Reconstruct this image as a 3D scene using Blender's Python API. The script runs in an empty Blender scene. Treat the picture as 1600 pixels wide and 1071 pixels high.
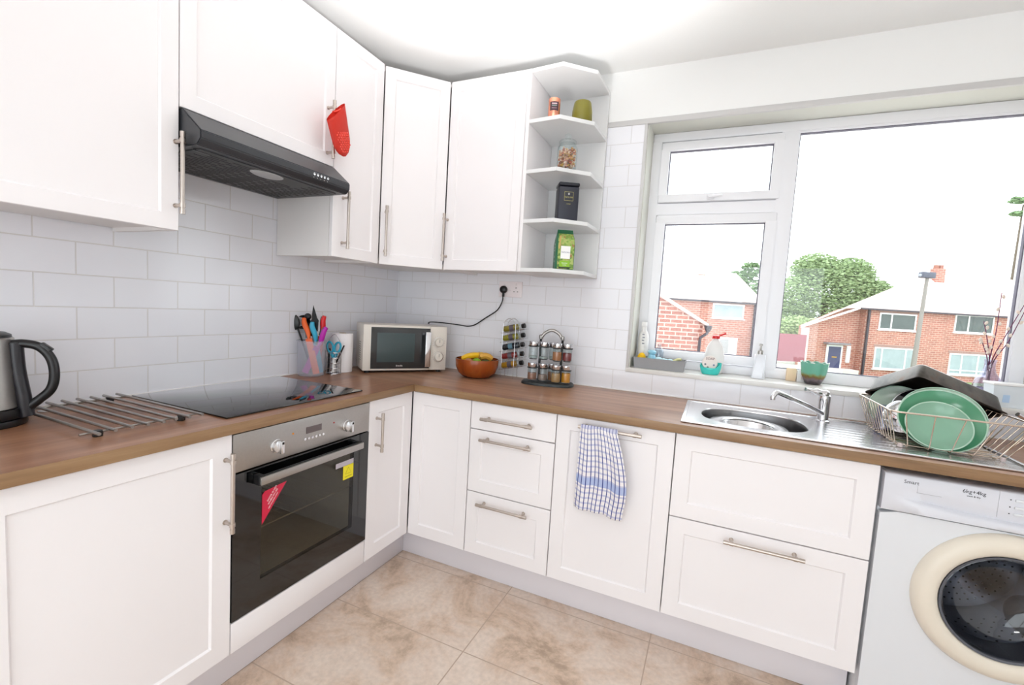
import bpy, bmesh, math, random
from math import sin, cos, pi, radians
from mathutils import Vector as V, Matrix as M

# ---------------------------------------------------------------- camera, sky, lights, exposure
SC = bpy.context.scene
COL = SC.collection
CAM = V((1.89278, -2.38037, 1.31099))
YAW, PIT, ROL, FPX = 0.41857, -0.07852, 0.06032, 705.326
_f = V((-sin(YAW)*cos(PIT), cos(YAW)*cos(PIT), sin(PIT)))
_r = V((cos(YAW), sin(YAW), 0)); _u = _r.cross(_f)
_R = _r*cos(ROL) + _u*sin(ROL); _U = _r*-sin(ROL) + _u*cos(ROL)
cd = bpy.data.cameras.new('camera'); cam = bpy.data.objects.new('camera', cd); COL.objects.link(cam)
cd.sensor_width = 36; cd.lens = FPX/1600*36; cd.clip_start = 0.05; cd.clip_end = 300
cam.matrix_world = M(((_R.x, _U.x, -_f.x, CAM.x), (_R.y, _U.y, -_f.y, CAM.y), (_R.z, _U.z, -_f.z, CAM.z), (0, 0, 0, 1)))
SC.camera = cam

w = bpy.data.worlds.new('overcast_sky'); SC.world = w; w.use_nodes = True
bg = w.node_tree.nodes['Background']
bg.inputs[0].default_value = (0.93, 0.965, 1.0, 1); bg.inputs[1].default_value = 2.5

def light(kind, name, loc, target, energy, color=(1, 1, 1), **kw):
    ld = bpy.data.lights.new(name, kind); ld.energy = energy; ld.color = color
    for k, v in kw.items(): setattr(ld, k, v)
    o = bpy.data.objects.new(name, ld); COL.objects.link(o); o.location = loc
    d = V(target)-V(loc); o.rotation_euler = d.to_track_quat('-Z', 'Y').to_euler()
    return o
# the photographer's flash, bounced off the ceiling
light('SPOT', 'bounce_flash', (1.22, -1.15, 1.75), (1.17, -1.08, 2.53), 35, (.985, .99, 1), spot_size=radians(116), spot_blend=.5, shadow_soft_size=.08)
# added soft fill light just under the ceiling, unseen behind the camera
light('AREA', 'fill_light', (1.9, -2.9, 2.49), (1.9, -2.9, 0), 6, (.98, .985, 1), shape='DISK', size=.5)

vs = SC.view_settings
vs.view_transform = 'Standard'; vs.look = 'None'; vs.gamma = 1; vs.use_curve_mapping = False
vs.exposure = 0.55
SC.cycles.max_bounces = 10; SC.cycles.diffuse_bounces = 6; SC.cycles.transparent_max_bounces = 24
SC.cycles.transmission_bounces = 8; SC.cycles.glossy_bounces = 5
SC.cycles.sample_clamp_indirect = 6

# ---------------------------------------------------------------- materials
def s2l(c): return tuple(((x/255)/12.92 if x/255 <= .04045 else ((x/255+.055)/1.055)**2.4) for x in c)
MATS = {}
def nodes(name):
    m = bpy.data.materials.new(name); m.use_nodes = True
    nt = m.node_tree; return m, nt, nt.nodes['Principled BSDF']
def mat(name, rgb, rough=.5, metal=0, noise=.03, scale=30, bump=0, coat=0, spec=.5, alpha=None, trans=0, sss=0):
    """painted / moulded / metal surface with a little procedural variation; rgb in sRGB 0-255"""
    if name in MATS: return MATS[name]
    m, nt, b = nodes(name); c = s2l(rgb)
    N = nt.nodes.new; L = nt.links.new
    tc = N('ShaderNodeTexCoord'); nz = N('ShaderNodeTexNoise'); nz.inputs['Scale'].default_value = scale
    nz.inputs['Detail'].default_value = 3
    L(tc.outputs['Object'], nz.inputs['Vector'])
    mx = N('ShaderNodeMix'); mx.data_type = 'RGBA'
    mx.inputs[6].default_value = (*[max(0, x*(1-noise)) for x in c], 1); mx.inputs[7].default_value = (*[min(1, x*(1+noise)) for x in c], 1)
    L(nz.outputs['Fac'], mx.inputs[0]); L(mx.outputs[2], b.inputs['Base Color'])
    b.inputs['Roughness'].default_value = rough; b.inputs['Metallic'].default_value = metal
    b.inputs['Coat Weight'].default_value = coat; b.inputs['Coat Roughness'].default_value = .05
    b.inputs['Specular IOR Level'].default_value = spec; b.inputs['Transmission Weight'].default_value = trans
    if alpha is not None: b.inputs['Alpha'].default_value = alpha
    if bump:
        bp = N('ShaderNodeBump'); bp.inputs['Strength'].default_value = bump; bp.inputs['Distance'].default_value = .002
        L(nz.outputs['Fac'], bp.inputs['Height']); L(bp.outputs[0], b.inputs['Normal'])
    MATS[name] = m; return m
def glass(name, tint=(255, 255, 255), refl=.08, rough=.0):
    if name in MATS: return MATS[name]
    m = bpy.data.materials.new(name); m.use_nodes = True; nt = m.node_tree; nt.nodes.clear()
    N = nt.nodes.new; L = nt.links.new
    o = N('ShaderNodeOutputMaterial'); t = N('ShaderNodeBsdfTransparent'); g = N('ShaderNodeBsdfGlossy'); mx = N('ShaderNodeMixShader')
    fr = N('ShaderNodeLayerWeight'); fr.inputs[0].default_value = .5; pw = N('ShaderNodeMath'); pw.operation = 'POWER'; pw.inputs[1].default_value = 4; ad = N('ShaderNodeMath'); ad.operation = 'MULTIPLY_ADD'; ad.inputs[1].default_value = .45; ad.inputs[2].default_value = refl; ad.use_clamp = True
    t.inputs[0].default_value = (*s2l(tint), 1); g.inputs['Roughness'].default_value = rough
    L(fr.outputs['Facing'], pw.inputs[0]); L(pw.outputs[0], ad.inputs[0]); L(ad.outputs[0], mx.inputs[0]); L(t.outputs[0], mx.inputs[1]); L(g.outputs[0], mx.inputs[2]); L(mx.outputs[0], o.inputs[0])
    MATS[name] = m; return m
def wood(name, axis, c1, c2, c3, rough=.35, k=1.0, bands=False):
    m, nt, b = nodes(name); N = nt.nodes.new; L = nt.links.new
    tc = N('ShaderNodeTexCoord'); mp = N('ShaderNodeMapping')
    sc = [26*k, 26*k, 26*k]; sc[axis] = 1.6*k; mp.inputs['Scale'].default_value = sc
    L(tc.outputs['Object'], mp.inputs[0])
    n1 = N('ShaderNodeTexNoise'); n1.inputs['Scale'].default_value = 1.0; n1.inputs['Detail'].default_value = 6; n1.inputs['Roughness'].default_value = .65; n1.inputs['Distortion'].default_value = .4
    L(mp.outputs[0], n1.inputs['Vector'])
    mp2 = N('ShaderNodeMapping'); sc2 = [5*k]*3; sc2[axis] = .55*k; mp2.inputs['Scale'].default_value = sc2; L(tc.outputs['Object'], mp2.inputs[0])
    n2 = N('ShaderNodeTexNoise'); n2.inputs['Scale'].default_value = 1.6; n2.inputs['Detail'].default_value = 3; L(mp2.outputs[0], n2.inputs['Vector'])
    cr = N('ShaderNodeValToRGB'); e = cr.color_ramp.elements
    e[0].position = .3; e[0].color = (*s2l(c1), 1); e[1].position = .7; e[1].color = (*s2l(c3), 1)
    x = e.new(.5); x.color = (*s2l(c2), 1)
    ad = N('ShaderNodeMath'); ad.operation = 'MULTIPLY_ADD'; ad.inputs[1].default_value = .6; 
    sb = N('ShaderNodeMath'); sb.operation = 'MULTIPLY'; sb.inputs[1].default_value = .4
    L(n2.outputs['Fac'], sb.inputs[0]); L(n1.outputs['Fac'], ad.inputs[0]); L(sb.outputs[0], ad.inputs[2])
    L(ad.outputs[0], cr.inputs[0]); L(cr.outputs[0], b.inputs['Base Color']); b.inputs['Roughness'].default_value = rough
    bp = N('ShaderNodeBump'); bp.inputs['Strength'].default_value = .08; bp.inputs['Distance'].default_value = .002; L(n1.outputs['Fac'], bp.inputs['Height']); L(bp.outputs[0], b.inputs['Normal'])
    MATS[name] = m; return m
def tiles(name, ax, off, bw, rh, zoff, ctile, cgrout, mortar, rough, offset=.5, bump=.5, stone=False):
    """brick-texture tiling on the (ax, z) plane, or the (x, y) plane when ax == 'floor'"""
    m, nt, b = nodes(name); N = nt.nodes.new; L = nt.links.new
    tc = N('ShaderNodeTexCoord'); sp = N('ShaderNodeSeparateXYZ'); L(tc.outputs['Object'], sp.inputs[0])
    cb = N('ShaderNodeCombineXYZ')
    def add(sock, v):
        a = N('ShaderNodeMath'); a.operation = 'ADD'; a.inputs[1].default_value = v; L(sock, a.inputs[0]); return a.outputs[0]
    if ax == 'floor': L(add(sp.outputs[0], -off), cb.inputs[0]); L(add(sp.outputs[1], -zoff), cb.inputs[1])
    else: L(add(sp.outputs[ax], -off), cb.inputs[0]); L(add(sp.outputs[2], -zoff), cb.inputs[1])
    bt = N('ShaderNodeTexBrick'); bt.offset = offset; bt.inputs['Scale'].default_value = 1
    bt.inputs['Brick Width'].default_value = bw; bt.inputs['Row Height'].default_value = rh; bt.inputs['Mortar Size'].default_value = mortar
    bt.inputs['Mortar Smooth'].default_value = .35; bt.inputs['Bias'].default_value = 0
    c = s2l(ctile)
    bt.inputs['Color1'].default_value = (*c, 1); bt.inputs['Color2'].default_value = (*[x*.975 for x in c], 1); bt.inputs['Mortar'].default_value = (*s2l(cgrout), 1)
    L(cb.outputs[0], bt.inputs['Vector']); col = bt.outputs['Color']
    if stone:
        n1 = N('ShaderNodeTexNoise'); n1.inputs['Scale'].default_value = 3.2; n1.inputs['Detail'].default_value = 8; n1.inputs['Roughness'].default_value = .68; n1.inputs['Distortion'].default_value = .6
        L(tc.outputs['Object'], n1.inputs['Vector'])
        cr = N('ShaderNodeValToRGB'); e = cr.color_ramp.elements
        e[0].position = .38; e[0].color = (*s2l((176, 153, 132)), 1); e[1].position = .62; e[1].color = (*s2l((222, 206, 192)), 1)
        q = e.new(.46); q.color = (*s2l((207, 183, 162)), 1); q = e.new(.53); q.color = (*s2l((216, 197, 181)), 1)
        L(n1.outputs['Fac'], cr.inputs[0])
        n3 = N('ShaderNodeTexNoise'); n3.inputs['Scale'].default_value = 55; n3.inputs['Detail'].default_value = 5; L(tc.outputs['Object'], n3.inputs['Vector'])
        mv = N('ShaderNodeMapRange'); mv.inputs[1].default_value = .3; mv.inputs[2].default_value = .7; mv.inputs[3].default_value = .9; mv.inputs[4].default_value = 1.06; L(n3.outputs['Fac'], mv.inputs[0])
        mu = N('ShaderNodeMix'); mu.data_type = 'RGBA'; mu.blend_type = 'MULTIPLY'; mu.inputs[0].default_value = 1
        L(cr.outputs[0], mu.inputs[6]); L(mv.outputs[0], mu.inputs[7])
        mm = N('ShaderNodeMix'); mm.data_type = 'RGBA'; L(bt.outputs['Fac'], mm.inputs[0]); L(mu.outputs[2], mm.inputs[6]); mm.inputs[7].default_value = (*s2l(cgrout), 1)
        col = mm.outputs[2]
    L(col, b.inputs['Base Color']); b.inputs['Roughness'].default_value = rough
    iv = N('ShaderNodeMath'); iv.operation = 'SUBTRACT'; iv.inputs[0].default_value = 1; L(bt.outputs['Fac'], iv.inputs[1])
    bp = N('ShaderNodeBump'); bp.inputs['Strength'].default_value = bump; bp.inputs['Distance'].default_value = .0015
    L(iv.outputs[0], bp.inputs['Height']); L(bp.outputs[0], b.inputs['Normal'])
    MATS[name] = m; return m

WHITE = mat('door_paint', (238, 234, 235), .32, noise=.01, scale=4)
CARC = mat('carcass_white', (232, 228, 226), .45, noise=.01, scale=5)
SHELFM = mat('shelf_grey_white', (222, 222, 222), .45, noise=.01, scale=5)
PLINTHM = mat('plinth_white', (224, 220, 225), .35, noise=.01, scale=4)
PAINT = mat('wall_paint', (244, 244, 243), .85, noise=.01, scale=3)
UPVC = mat('upvc', (240, 240, 244), .3, noise=.008, scale=5)
REVEAL = mat('reveal_paint', (214, 214, 206), .7, noise=.015, scale=5)
NICKEL = mat('brushed_nickel', (196, 186, 178), .3, 1, noise=.05, scale=120)
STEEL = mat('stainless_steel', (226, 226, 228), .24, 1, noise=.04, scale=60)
STEELD = mat('satin_steel', (176, 172, 168), .38, 1, noise=.06, scale=140)
CHROME = mat('chrome', (225, 225, 228), .06, 1, noise=.01)
BLACKG = mat('black_glass', (7, 8, 9), .04, noise=.1, coat=.6)
BLACKP = mat('black_plastic', (22, 22, 24), .35, noise=.1)
HOODM = mat('hood_enamel', (46, 47, 51), .33, noise=.08, scale=50)
DARK = mat('dark_gap', (30, 28, 28), .8)
GREY = mat('grey_plastic', (150, 150, 152), .5)
CREAM = mat('cream_plastic', (226, 217, 202), .35, noise=.015, scale=8)
MWM = mat('microwave_cream', (226, 219, 209), .35, noise=.015, scale=8)
WMW = mat('washer_white', (222, 224, 228), .28, noise=.01, scale=5)
PANE = glass('window_glass', (252, 254, 254), .04)
JARG = glass('jar_glass', (246, 249, 249), .05)
OAKX = wood('oak_worktop_x', 0, (112, 76, 54), (160, 119, 92), (190, 150, 122), .3)
OAKY = wood('oak_worktop_y', 1, (106, 70, 50), (148, 105, 79), (176, 133, 105), .3)
EDGEX = wood('oak_edge_x', 0, (112, 84, 56), (140, 108, 76), (163, 132, 98), .45, 1.6)
EDGEY = wood('oak_edge_y', 1, (112, 84, 56), (140, 108, 76), (163, 132, 98), .45, 1.6)
TILEB = tiles('wall_tile_back', 0, 1.4255+.101, .202, .1052, .91, (236, 236, 241), (222, 220, 222), .0022, .12)
TILEL = tiles('wall_tile_left', 1, -1.0126+.101, .202, .1052, .91, (236, 236, 242), (219, 216, 216), .0022, .12)
FLOORM = tiles('floor_tile', 'floor', 1.1329-.6317*4, .6317, .3984, -.9544-.3984*8, (200, 178, 160), (184, 162, 144), .0028, .32, 0, .35, True)

# ---------------------------------------------------------------- mesh helpers
def B(): return bmesh.new()
def mark(bm, angle=35):
    bm.normal_update()
    for f in bm.faces: f.smooth = True
    for e in bm.edges:
        if len(e.link_faces) == 2 and e.calc_face_angle(0) > radians(angle): e.smooth = False
def box(bm, x0, x1, y0, y1, z0, z1, bev=0, seg=2, mi=0):
    vs = [bm.verts.new((x, y, z)) for x in (x0, x1) for y in (y0, y1) for z in (z0, z1)]
    fs = [bm.faces.new([vs[i] for i in q]) for q in ((0, 1, 3, 2), (4, 6, 7, 5), (0, 4, 5, 1), (2, 3, 7, 6), (0, 2, 6, 4), (1, 5, 7, 3))]
    for f in fs: f.material_index = mi
    if bev:
        es = list({e for f in fs for e in f.edges})
        bmesh.ops.bevel(bm, geom=es, offset=bev, segments=seg, profile=.5, affect='EDGES', clamp_overlap=True)
    return bm
def obox(bm, o, ax, ay, az, bev=0, seg=2):
    """box with corner o and edge vectors ax, ay, az"""
    t = bmesh.new(); box(t, 0, ax.length, 0, ay.length, 0, az.length, bev, seg)
    X, Y, Z = ax.normalized(), ay.normalized(), az.normalized()
    mt = M(((X.x, Y.x, Z.x, o[0]), (X.y, Y.y, Z.y, o[1]), (X.z, Y.z, Z.z, o[2]), (0, 0, 0, 1)))
    t.transform(mt); merge(bm, t); return bm
def merge(bm, t):
    me = bpy.data.meshes.new('tmp'); t.to_mesh(me); t.free(); bm.from_mesh(me); bpy.data.meshes.remove(me)
def frame_of(d):
    d = d.normalized(); a = V((0, 0, 1)) if abs(d.z) < .9 else V((1, 0, 0))
    x = d.cross(a).normalized(); return x, d.cross(x).normalized()
def tube(bm, pts, r, seg=10, cap=True, closed=False):
    pts = [V(p) for p in pts]; n = len(pts); rings = []
    rr = r if isinstance(r, (list, tuple)) else [r]*n
    px = None
    for i, p in enumerate(pts):
        if closed: d = pts[(i+1) % n]-pts[i-1]
        else: d = pts[min(i+1, n-1)]-pts[max(i-1, 0)]
        d.normalize()
        if px is None: x, y = frame_of(d)
        else:
            x = (px-d*px.dot(d)); x = x.normalized() if x.length > 1e-6 else frame_of(d)[0]; y = d.cross(x)
        px = x
        rings.append([bm.verts.new(p+(x*cos(2*pi*k/seg)+y*sin(2*pi*k/seg))*rr[i]) for k in range(seg)])
    m = n if closed else n-1
    for i in range(m):
        a, b = rings[i], rings[(i+1) % n]
        for k in range(seg): bm.faces.new((a[k], a[(k+1) % seg], b[(k+1) % seg], b[k]))
    if cap and not closed:
        bm.faces.new(rings[0][::-1]); bm.faces.new(rings[-1])
    return bm
def smooth_path(pts, n=8):
    pts = [V(p) for p in pts]; out = []
    for i in range(len(pts)-1):
        p0, p1, p2, p3 = pts[max(i-1, 0)], pts[i], pts[i+1], pts[min(i+2, len(pts)-1)]
        for k in range(n):
            t = k/n
            out.append(.5*((2*p1)+(p2-p0)*t+(2*p0-5*p1+4*p2-p3)*t*t+(3*p1-p0-3*p2+p3)*t**3))
    out.append(pts[-1]); return out
def lathe(bm, prof, c=(0, 0, 0), seg=32, axis=None, sq=None):
    """prof: list of (radius, height); axis default z"""
    c = V(c); Z = V(axis).normalized() if axis else V((0, 0, 1))
    X, Y = (V((1, 0, 0)), V((0, 1, 0))) if not axis else frame_of(Z)
    if axis: Y = Z.cross(X)
    rings = []
    for r, h in prof:
        if r < 1e-6: rings.append([bm.verts.new(c+Z*h)]); continue
        ring = []
        for k in range(seg):
            a = 2*pi*k/seg; q = sq(a, h) if sq else 1
            ring.append(bm.verts.new(c+Z*h+(X*cos(a)+Y*sin(a))*r*q))
        rings.append(ring)
    for a, b in zip(rings, rings[1:]):
        if len(a) == 1 and len(b) == 1: continue
        for k in range(seg):
            k2 = (k+1) % seg
            if len(a) == 1: bm.faces.new((a[0], b[k2], b[k]))
            elif len(b) == 1: bm.faces.new((a[k], a[k2], b[0]))
            else: bm.faces.new((a[k], a[k2], b[k2], b[k]))
    return bm
def prism(bm, poly, z0, z1, bev=0):
    t = bmesh.new()
    lo = [t.verts.new((x, y, z0)) for x, y in poly]; hi = [t.verts.new((x, y, z1)) for x, y in poly]; n = len(poly)
    t.faces.new(lo[::-1]); t.faces.new(hi)
    for i in range(n): t.faces.new((lo[i], lo[(i+1) % n], hi[(i+1) % n], hi[i]))
    bmesh.ops.recalc_face_normals(t, faces=t.faces)
    if bev: bmesh.ops.bevel(t, geom=list(t.edges), offset=bev, segments=2, affect='EDGES', clamp_overlap=True)
    merge(bm, t); return bm
def sweep(bm, prof, o, X, Y, D):
    """profile polygon (a,b) in plane X,Y at o, extruded along D"""
    t = bmesh.new(); n = len(prof); X, Y, D, o = V(X), V(Y), V(D), V(o)
    lo = [t.verts.new(o+X*a+Y*b) for a, b in prof]; hi = [t.verts.new(o+X*a+Y*b+D) for a, b in prof]
    t.faces.new(lo); t.faces.new(hi[::-1])
    for i in range(n): t.faces.new((lo[i], lo[(i+1) % n], hi[(i+1) % n], hi[i]))
    bmesh.ops.recalc_face_normals(t, faces=t.faces); merge(bm, t); return bm
def ellipsoid(bm, c, rx, ry, rz, rot=None, u=20, v=12):
    mt = M.Translation(V(c)) @ (rot.to_4x4() if rot else M.Identity(4)) @ M.Diagonal((rx, ry, rz, 1))
    bmesh.ops.create_uvsphere(bm, u_segments=u, v_segments=v, radius=1, matrix=mt); return bm

def obj(name, bm, mt, parent=None, angle=35, recalc=True):
    if recalc: bmesh.ops.recalc_face_normals(bm, faces=bm.faces)
    mark(bm, angle)
    me = bpy.data.meshes.new(name); bm.to_mesh(me); bm.free()
    for m in (mt if isinstance(mt, (list, tuple)) else [mt]): me.materials.append(m)
    o = bpy.data.objects.new(name, me); COL.objects.link(o)
    if parent:
        me.transform(wm(parent).inverted()); o.parent = parent
    return o
def wm(o):
    m = o.matrix_basis.copy()
    while o.parent: o = o.parent; m = o.matrix_basis @ m
    return m
def tag(o, label=None, cat=None, group=None, kind=None):
    if label: o['label'] = label
    if cat: o['category'] = cat
    if group: o['group'] = group
    if kind: o['kind'] = kind
    return o
def thing(name, label, cat, loc=(0, 0, 0), rz=0, group=None):
    o = bpy.data.objects.new(name, None); COL.objects.link(o); o.location = loc; o.rotation_euler = (0, 0, rz)
    o.empty_display_size = .05
    return tag(o, label, cat, group)
def solo(name, bm, mt, label, cat, group=None, base=None, angle=35):
    """a thing that is one mesh, with its origin at its base"""
    o = obj(name, bm, mt, None, angle)
    if base: o.data.transform(M.Translation(-V(base))); o.location = base
    return tag(o, label, cat, group)
def struct(name, bm, mt, parent=None):
    o = obj(name, bm, mt, parent)
    if not parent: o['kind'] = 'structure'
    return o
def text(name, s, size, o, X, Y, mt, parent, ext=.0004, align='CENTER', sx=1):
    c = bpy.data.curves.new('t', 'FONT'); c.body = s; c.size = size; c.extrude = ext; c.align_x = align; c.align_y = 'CENTER'; c.resolution_u = 2
    t = bpy.data.objects.new('t', c); COL.objects.link(t)
    me = bpy.data.meshes.new_from_object(t.evaluated_get(bpy.context.evaluated_depsgraph_get()))
    bpy.data.objects.remove(t)
    X, Y = V(X).normalized(), V(Y).normalized(); Z = X.cross(Y)
    me.transform(M(((X.x*sx, Y.x, Z.x, o[0]), (X.y*sx, Y.y, Z.y, o[1]), (X.z*sx, Y.z, Z.z, o[2]), (0, 0, 0, 1))))
    me.materials.clear(); me.materials.append(mt)
    q = bpy.data.objects.new(name, me); COL.objects.link(q)
    if parent: me.transform(wm(parent).inverted()); q.parent = parent
    return q
def dup(root, loc=None, rz=None, label=None, group=None):
    r = root.copy(); COL.objects.link(r)
    if loc is not None: r.location = loc
    if rz is not None: r.rotation_euler = (0, 0, rz)
    if label: r['label'] = label
    if group: r['group'] = group
    def kids(a, b):
        for ch in list(a.children):
            c = ch.copy(); COL.objects.link(c); c.parent = b; kids(ch, c)
    kids(root, r); return r

def door_bm(o, A, N, w0, h, fr=.058, rec=.007, th=.018, step=.005):
    """shaker door front: o lower left corner on the BACK plane, A width direction, N outward, w0 width, h height"""
    bm = B(); o, A, N, Z = V(o), V(A).normalized(), V(N).normalized(), V((0, 0, 1))
    P = lambda a, z, n: bm.verts.new(o+A*a+Z*z+N*n)
    e = .0015
    def ring(i, n): return [P(i, i, n), P(w0-i, i, n), P(w0-i, h-i, n), P(i, h-i, n)]
    rings = [ring(0, 0), ring(0, th-e), ring(e, th)]
    if fr: rings += [ring(fr, th), ring(fr+step, th-rec)]
    for a, b in zip(rings, rings[1:]):
        for k in range(4): bm.faces.new((a[k], a[(k+1) % 4], b[(k+1) % 4], b[k]))
    bm.faces.new(rings[-1]); bm.faces.new(rings[0][::-1]); return bm
def handle_bm(p0, p1, N, r=.0062, off=.035):
    """T-bar handle; p0,p1 the bar ends on the door surface; N outward"""
    bm = B(); p0, p1, N = V(p0), V(p1), V(N).normalized(); d = (p1-p0).normalized(); L = (p1-p0).length
    a, b = p0+N*off, p1+N*off
    tube(bm, [a, b], r, 14)
    for s, e in ((a, d), (b, -d)):
        tube(bm, [s-e*.0005, s+e*.014], r*1.18, 14)
        tube(bm, [s+e*.020, s+e*.032], r*1.32, 14)
        c = s+e*.026; tube(bm, [c, c-N*off], r*.85, 12)
        tube(bm, [c-N*(off-.002), c-N*off], r*1.25, 12)
    return bm
Z1 = V((0, 0, 1))
def door(parent, name, o, A, N, w0, h, handle=None, fr=.058, mt=None, label=None):
    d = obj(name, door_bm(o, A, N, w0, h, fr), mt or WHITE, parent, 25)
    if label: d['label'] = label
    if handle:
        hh = obj('handle', handle_bm(*handle, N), NICKEL, d)
    return d

# ---------------------------------------------------------------- room shell
WX0, WX1, WZ0, WZ1, WY = 1.502, 3.09, 1.034, 2.287, .20      # window opening; WY = face of the window frame
RX, RY, CZ = 3.55, -3.7, 2.532
WTZ = .91
bm = box(B(), -.1, RX+.1, RY-.1, .38, -.12, 0); struct('floor', bm, FLOORM)
bm = box(B(), -.1, RX+.1, RY-.1, .38, CZ, CZ+.12); struct('ceiling', bm, PAINT)
bm = B(); box(bm, -.1, 0, RY, 0, .0, CZ, mi=0)
struct('wall_left', bm, [TILEL])
bm = B()
box(bm, -.1, WX0, .010, .30, 0, CZ); box(bm, WX1, RX+.1, .010, .30, 0, CZ)
box(bm, WX0, WX1, .010, .30, 0, WZ0-.022); box(bm, WX0, WX1, .010, .30, WZ1, CZ)
box(bm, -.1, RX+.1, 0, .010, WZ1-.0, CZ)
wb = struct('wall_back', bm, PAINT)
bm = B()
box(bm, 0, WX0-.001, 0, .010, 0, WZ1-.026); box(bm, WX1+.001, RX, 0, .010, 0, WZ1-.026); box(bm, WX0-.001, WX1+.001, 0, .010, 0, WZ0-.022)
struct('wall_tiles', bm, TILEB, wb)
bm = box(B(), RX, RX+.1, RY, 0, 0, CZ); struct('wall_right', bm, PAINT)
# wall behind the camera; its glazed door is added to let in soft light
GX0, GX1, GH = .35, 3.15, 2.1
bm = B(); box(bm, -.1, GX0, RY-.1, RY, 0, CZ); box(bm, GX1, RX+.1, RY-.1, RY, 0, CZ); box(bm, GX0, GX1, RY-.1, RY, GH, CZ); struct('wall_front', bm, PAINT)
bm = B()
for x in (GX0, (GX0+GX1)/2-.05, GX1-.1): box(bm, x, x+.1, RY-.08, RY-.02, .0, GH)
box(bm, GX0+.1, GX1-.1, RY-.079, RY-.021, 0, .1); box(bm, GX0+.1, GX1-.1, RY-.079, RY-.021, GH-.1, GH)
gd = struct('door_1', bm, UPVC); struct('glass_pane', box(B(), GX0+.1, GX1-.1, RY-.055, RY-.05, .1, GH-.1), PANE, gd)
# tile edging strips around the opening and reveal lining
bm = B()
box(bm, 1.30, WX1+.02, -.004, .012, WZ1-.026, WZ1, .001); box(bm, WX0-.012, WX0+.002, -.004, .012, WZ0-.022, WZ1-.026, .001)
box(bm, WX1-.002, WX1+.012, -.004, .012, WZ0-.022, WZ1-.026, .001)
struct('trim_1', bm, mat('edging_strip', (205, 203, 202), .4, noise=.01))
bm = B()
box(bm, WX0, WX0+.006, .012, WY, WZ0, WZ1); box(bm, WX1-.006, WX1, .012, WY, WZ0, WZ1); box(bm, WX0+.006, WX1-.006, .012, WY, WZ1-.006, WZ1)
struct('trim_2', bm, REVEAL)
bm = box(B(), WX0-.012, WX1+.012, -.006, WY+.02, WZ0-.022, WZ0, .0015)
struct('trim_3', bm, mat('sill_board', (226, 224, 220), .35, noise=.01))
# sealant along the worktop
bm = B(); box(bm, 0, 3.4, -.006, 0, WTZ, WTZ+.006, .001); box(bm, 0, .006, -2.7, 0, WTZ, WTZ+.006, .001)
struct('trim_4', bm, mat('sealant', (240, 238, 238), .4))

# window frame: y from WY to WY+.07
bm = B(); y0, y1 = WY, WY+.07
GZ0, GZ1 = 1.034, WZ1-.006
fx0, fx1 = WX0+.006, WX1-.006
def frame(bm, x0, x1, z0, z1, t, y0=y0, y1=y1, tb=None, bev=.004):
    tb = tb or t
    box(bm, x0, x1, y0, y1, z1-t, z1, bev); box(bm, x0, x1, y0, y1, z0, z0+tb, bev)
    e = .0007
    box(bm, x0, x0+t, y0+e, y1-e, z0+tb-bev, z1-t+bev, 0); box(bm, x1-t, x1, y0+e, y1-e, z0+tb-bev, z1-t+bev, 0)
frame(bm, fx0, fx1, GZ0, GZ1, .046, tb=.045)
box(bm, 2.112, 2.176, y0+.001, y1-.001, GZ0+.044, GZ1-.045)
box(bm, fx0+.045, 2.113, y0+.002, y1-.002, 1.853, 1.912)
wf = struct('window_1', bm, UPVC)
bm = B(); frame(bm, 1.556, 2.124, 1.916, 2.228, .042, WY-.014, WY+.05, bev=.006); s1 = struct('top_sash', bm, UPVC, wf)
bm = B(); frame(bm, 1.556, 2.124, 1.084, 1.850, .046, WY-.014, WY+.05, bev=.006); s2 = struct('casement_sash', bm, UPVC, wf)
bm = B(); frame(bm, 2.170, fx1-.035, GZ0+.035, GZ1-.038, .018, WY+.004, WY+.05, bev=.004); s3 = struct('glazing_bead', bm, UPVC, wf)
gsk = mat('gasket', (104, 102, 116), .6)
for par, (a, b_, c_, d_) in ((s1, (1.600, 2.080, 1.960, 2.184)), (s2, (1.604, 2.076, 1.132, 1.802)), (s3, (2.190, fx1-.055, GZ0+.055, GZ1-.058))):
    bm = B(); frame(bm, a-.006, b_+.006, c_-.006, d_+.006, .0075, WY+.010, WY+.03, bev=0); struct('gasket', bm, gsk, par)
    bm = box(B(), a, b_, WY+.024, WY+.028, c_, d_); struct('glass_pane', bm, PANE, par)
bm = B(); box(bm, 1.800, 1.834, WY-.030, WY-.014, 1.922, 1.944, .004); tube(bm, [(1.815, WY-.034, 1.934), (1.87, WY-.040, 1.936)], [.008, .006], 10); lathe(bm, [(0, -.0), (.010, 0), (.010, .012), (0, .012)], (1.815, WY-.046, 1.936), 14, (0, 1, 0))
struct('sash_handle', bm, UPVC, s1)

# ---------------------------------------------------------------- worktops (sink cut-out left open)
SX0, SX1, SY0, SY1 = 1.86, 2.27, -.50, -.135
bm = B(); T0 = .8775
def wt(x0, x1, y0, y1): box(bm, x0, x1, y0, y1, T0, WTZ)
wt(.0, SX0, -.598, -.004); wt(SX1, 3.40, -.598, -.004); wt(SX0, SX1, -.598, SY0); wt(SX0, SX1, SY1, -.004)
wx_ = obj('worktop', bm, OAKX); tag(wx_, 'wood-effect worktop running under the window, holding the sink', 'worktop')
bm = box(B(), .602, 3.40, -.600, -.598, T0, WTZ, .0006); obj('edge_strip', bm, EDGEX, wx_)
bm = box(B(), .004, .598, -2.75, -.599, T0, WTZ)
wy_ = obj('worktop', bm, OAKY); tag(wy_, 'wood-effect worktop along the left wall, holding the black hob', 'worktop')
bm = box(B(), .598, .600, -2.75, -.600, T0, WTZ, .0006); obj('edge_strip', bm, EDGEY, wy_)

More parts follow.
